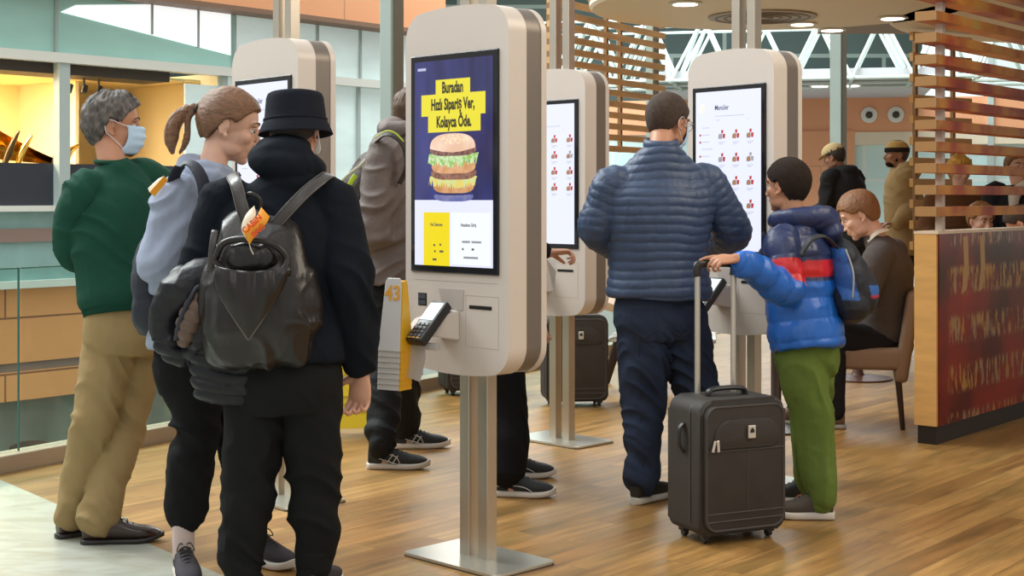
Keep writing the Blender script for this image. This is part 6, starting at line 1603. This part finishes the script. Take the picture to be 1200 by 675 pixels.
mb = MB(); c = p.J['nk']; mb.limb([c + V((.07, -.03, .03)), c + V((.02, -.09, .0)), c + V((-.06, -.11, -.06)), c + V((-.08, -.13, -.14))], [.035, .04, .045, .035], 14, 5); mb.build('scarf', mat('white_knit', (.70, .68, .62), .9), p.t, world=True, smooth=True)
p.eyes()
p = simple_person('person in dark clothes bent over behind the partition rail at the picture edge', 10.0, 1196, 262, -60, 40, skinA, 1200, 285, .17, 200, redm, olv, (.05, .03, .02), seated=True, w=.9, lean=.1)

# ===== leather backpack of the person in the bucket hat =====
lea = mat('soft_dark_leather', (.016, .013, .012), .36, spec=.4, bump=(1, .4, (26, 26, 16)), var=(5, .25), coat=.08)
Yb = 4.62
t = thing('backpack', 'soft black leather backpack on the back of the person in the bucket hat', 'backpack', tuple(at(305, 425, Yb)))
def wrink(co, nr):
    w = co * np.array((7, 7, 5)); w2 = co * np.array((16, 16, 9)) + 3
    return .012 * ridge(w + vnoise(co * 6)[:, None] * .5) + .0055 * ridge(w2 + vnoise(co * 9)[:, None] * .6)
mb = MB(); C = lambda x, y, d=0: at(x, y, Yb + d)
X_, Y_, Z_ = V((1, 0, 0)), V((0, 1, 0)), V((0, 0, 1))
mb.loft([(C(308, 428, .06), X_, Y_, .10, .05), (C(306, 420, .05), X_, Y_, .158, .090), (C(303, 385, .03), X_, Y_, .170, .115), (C(304, 345, .03), X_, Y_, .162, .110), (C(306, 305, .05), X_, Y_, .145, .090), (C(307, 270, .08), X_, Y_, .125, .070), (C(308, 252, .10), X_, Y_, .100, .050), (C(308, 246, .11), X_, Y_, .06, .03)], 30, 4, 2.6)
mb.limb([C(350, 330, .03), C(352, 370, .03), C(345, 410, .04)], [.050, .062, .040], 16, 4)
mb.limb([C(256, 300, .04), C(250, 350, .04), C(256, 390, .04)], [.035, .045, .035], 16, 4)
bd_ = organic(mb, 'pack_body', lea, t, .0055, 3, wrink)
mb = MB()   # pointed flap over the front pocket
def flap(u, v):
    x = 252 + u * 88; cu = abs(u - .45) * 2
    y0 = 312 + 6 * math.sin(u * PI); y1 = 322 + 76 * max(0, (1 - cu)) ** .8
    y = y0 + (y1 - y0) * v
    return C(x, y, -.082 - .014 * math.sin(PI * v) - .035 * (1 - (2 * u - 1) ** 2) + .006 * math.sin(u * 26) * (1 - v))
mb.grid(flap, 40, 24); o = mb.build('pocket_flap', lea, t, world=True, smooth=True, recalc=False); md = o.modifiers.new('s', 'SOLIDIFY'); md.thickness = .006
mb = MB(); mb.tube([flap(i / 20, 1.0) - V((0, .004, 0)) for i in range(21)], .0035, 8, 2); mb.build('flap_piping', mat('worn_leather_edge', (.10, .08, .07), .35), o, world=True, smooth=True)
mb = MB()   # gathered pouch rim above the flap
mb.tube([C(252, 306, -.05), C(262, 285, -.06), C(290, 280, -.075), C(320, 286, -.075), C(336, 304, -.06), C(325, 322, -.09), C(296, 330, -.10), C(266, 322, -.09)], .011, 10, 5, closed=True); mb.build('gathered_rim', lea, t, world=True, smooth=True)
mb = MB(); mb.ell(C(294, 302, -.05), (.085, .035, .050))
organic(mb, 'inner_pouch', mat('black_lining_leather', (.010, .009, .010), .35, bump=(20, .4)), t, .005, 2, lambda co, nr: .007 * ridge(co * np.array((30, 30, 12))))
# straps
strapm = mat('grey_black_strap', (.050, .045, .044), .35, bump=(120, .15))
def strapw(name, pts, w=.022):
    mb = MB(); mb.tube(pts, [(.005, w)] * len(pts), 12, 6, hint=(0, -1, .35)); o = mb.build(name, strapm, t, world=True, smooth=True)
    mb = MB()
    for s in (-1, 1):
        tn = V((pts[-1] - pts[0]).normalized()); la = tn.cross(V((0, -1, .35))).normalized()
        mb.tube([q + la * s * (w - .003) + V((0, -.006, 0)) for q in pts], .0016, 6, 6)
    mb.build('strap_stitching', mat('strap_seam', (.12, .11, .10), .5), o, world=True, smooth=True)
strapw('shoulder_strap', [C(322, 264, .03), C(338, 246, .025), C(356, 227, .045), C(374, 212, .10), C(385, 205, .18), C(389, 210, .27)], .021)
strapw('shoulder_strap', [C(290, 264, .03), C(283, 240, .03), C(277, 216, .06), C(273, 208, .12), C(273, 204, .20), C(276, 208, .27)], .021)
mb = MB(); mb.tube([C(284, 248, .04), C(288, 230, .05), C(298, 228, .04), C(306, 238, .05), C(304, 254, .05)], .008, 10, 5); mb.build('carry_loop', lea, t, world=True, smooth=True)
mb = MB(); mb.tube([C(252, 270, .02), C(249, 290, .0), C(247, 320, .01)], [(.012, .005)] * 3, 8, 4, hint=(1, 0, 0)); mb.build('side_strap', strapm, t, world=True, smooth=True)
# orange cabin tag
t2 = thing('cabin_tag', 'orange paper cabin baggage tag looped on the leather backpack', 'luggage tag', tuple(C(296, 292, -.09)))
og = mat('orange_tag', (.90, .36, .02), .5); cm = mat('cream_tag', (.85, .78, .62), .5)
def strip(pts_l, pts_r, name, m, par):
    mb = MB(); L1 = cr([V(q) for q in pts_l], 6); R1 = cr([V(q) for q in pts_r], 6)
    a = [mb.bm.verts.new(q) for q in L1]; b_ = [mb.bm.verts.new(q) for q in R1]
    for i in range(len(a) - 1): mb.bm.faces.new((a[i], a[i + 1], b_[i + 1], b_[i]))
    o = mb.build(name, m, par, world=True, smooth=True); md = o.modifiers.new('s', 'SOLIDIFY'); md.thickness = .0012; return o
d0 = -.135
fr_ = strip([C(291, 284, d0), C(286, 270, d0 - .01), C(298, 258, d0 - .012), C(306, 243, d0)], [C(293, 286, d0), C(301, 274, d0 - .01), C(312, 262, d0 - .012), C(316, 254, d0)], 'orange_side', mat('orange_tag', (.9, .36, .02)), t2)
strip([C(291, 284, d0 + .01), C(283, 268, d0 + .02), C(288, 252, d0 + .025), C(298, 241, d0 + .03)], [C(292, 285, d0 + .01), C(296, 268, d0 + .02), C(299, 256, d0 + .02), C(300, 250, d0 + .03)], 'cream_side', cm, t2)
ctr = C(299.5, 267, d0 - .018); ex_ = (C(311, 252, d0 - .018) - C(288, 273, d0 - .018)).normalized(); ey_ = V((0, -1, 0)).cross(ex_).normalized() * -1
ez_ = ex_.cross(ey_)
if ey_.z < 0: ey_ = -ey_; ez_ = ex_.cross(ey_)
Mt = Matrix(((ex_.x, ey_.x, ez_.x, ctr.x), (ex_.y, ey_.y, ez_.y, ctr.y), (ex_.z, ey_.z, ez_.z, ctr.z), (0, 0, 0, 1)))
tm = mat('red_orange_print', (.72, .08, .01), .5)
for s_, dy in (('CABIN', .016), ('BAG', -.012)):
    o = text(s_, 'tag_lettering', tm, None, Mt @ Matrix.Translation((0, dy, 0)), .026, .0008, .95); me_ = o.data; me_.transform(wmat(t2).inverted()); o.parent = t2
mb = MB(); mb.tube([C(292, 285, d0), C(294, 292, d0 + .02), C(297, 298, d0 + .03)], .0015, 6, 4); mb.build('tag_string', cm, t2, world=True)

# ===== puffer coat carried over the arm =====
cm_ = mat('black_down_nylon', (.008, .009, .013), .45, spec=.35, bump=(50, .2)); lin = mat('brown_quilted_lining', (.115, .070, .050), .5, bump=(40, .3))
t = thing('puffer_coat', 'black puffer coat with brown lining carried beside the leather backpack', 'coat', tuple(at(235, 440, 4.72)))
Cc = lambda x, y, d=0: at(x, y, 4.70 + d)
mb = MB()
mb.limb([Cc(252, 318, .02), Cc(232, 326, .0), Cc(206, 345, .0), Cc(192, 375, .02), Cc(200, 405, .03), Cc(214, 416, .04)], [.045, .058, .058, .050, .045, .035], 18, 5)
mb.limb([Cc(250, 330, .0), Cc(246, 360, -.01), Cc(236, 392, .0), Cc(226, 412, .02)], [.045, .050, .045, .032], 18, 5)
mb.limb([Cc(216, 330, .06), Cc(222, 372, .06), Cc(216, 405, .06)], [.05, .055, .045], 18, 4)
mb.loft([(Cc(262, 398, .04), X_, Y_, .105, .045), (Cc(264, 415, .03), X_, Y_, .118, .060), (Cc(265, 440, .03), X_, Y_, .112, .062), (Cc(266, 462, .03), X_, Y_, .100, .055), (Cc(268, 472, .04), X_, Y_, .075, .040)], 24, 5, 3.0)
def coatf(co, nr):
    z = co[:, 2] + .18 * (co[:, 0] + 1.0) + .008 * vnoise(co * 12)
    low = co[:, 2] < EYE - (398 - HOR) / F * 4.7
    q = np.sqrt(np.abs(np.sin(PI * z / .042)))
    return np.where(low, .012 * (q - .6), .008 * ridge(co * np.array((9, 9, 9)))) + .003 * ridge(co * np.array((22, 22, 22)))
organic(mb, 'coat_shell', cm_, t, .0055, 3, coatf)
mb = MB(); mb.limb([Cc(236, 346, -.045), Cc(226, 365, -.055), Cc(218, 385, -.05), Cc(216, 400, -.03)], [(.028, .02), (.036, .022), (.034, .022), (.022, .018)], 16, 5, hint=(1, 0, 0))
organic(mb, 'lining', lin, t, .005, 2, lambda co, nr: .008 * (np.sqrt(np.abs(np.sin(PI * (co[:, 2] + .4 * co[:, 0]) / .038))) - .5), label='brown quilted lining')
mb = MB(); mb.tube([Cc(243, 338, -.055), Cc(232, 336, -.06), Cc(222, 352, -.072), Cc(211, 376, -.072), Cc(206, 398, -.05)], .008, 10, 5); mb.build('front_edge', mat('navy_coat_edge', (.016, .018, .032), .5), t, world=True, smooth=True)
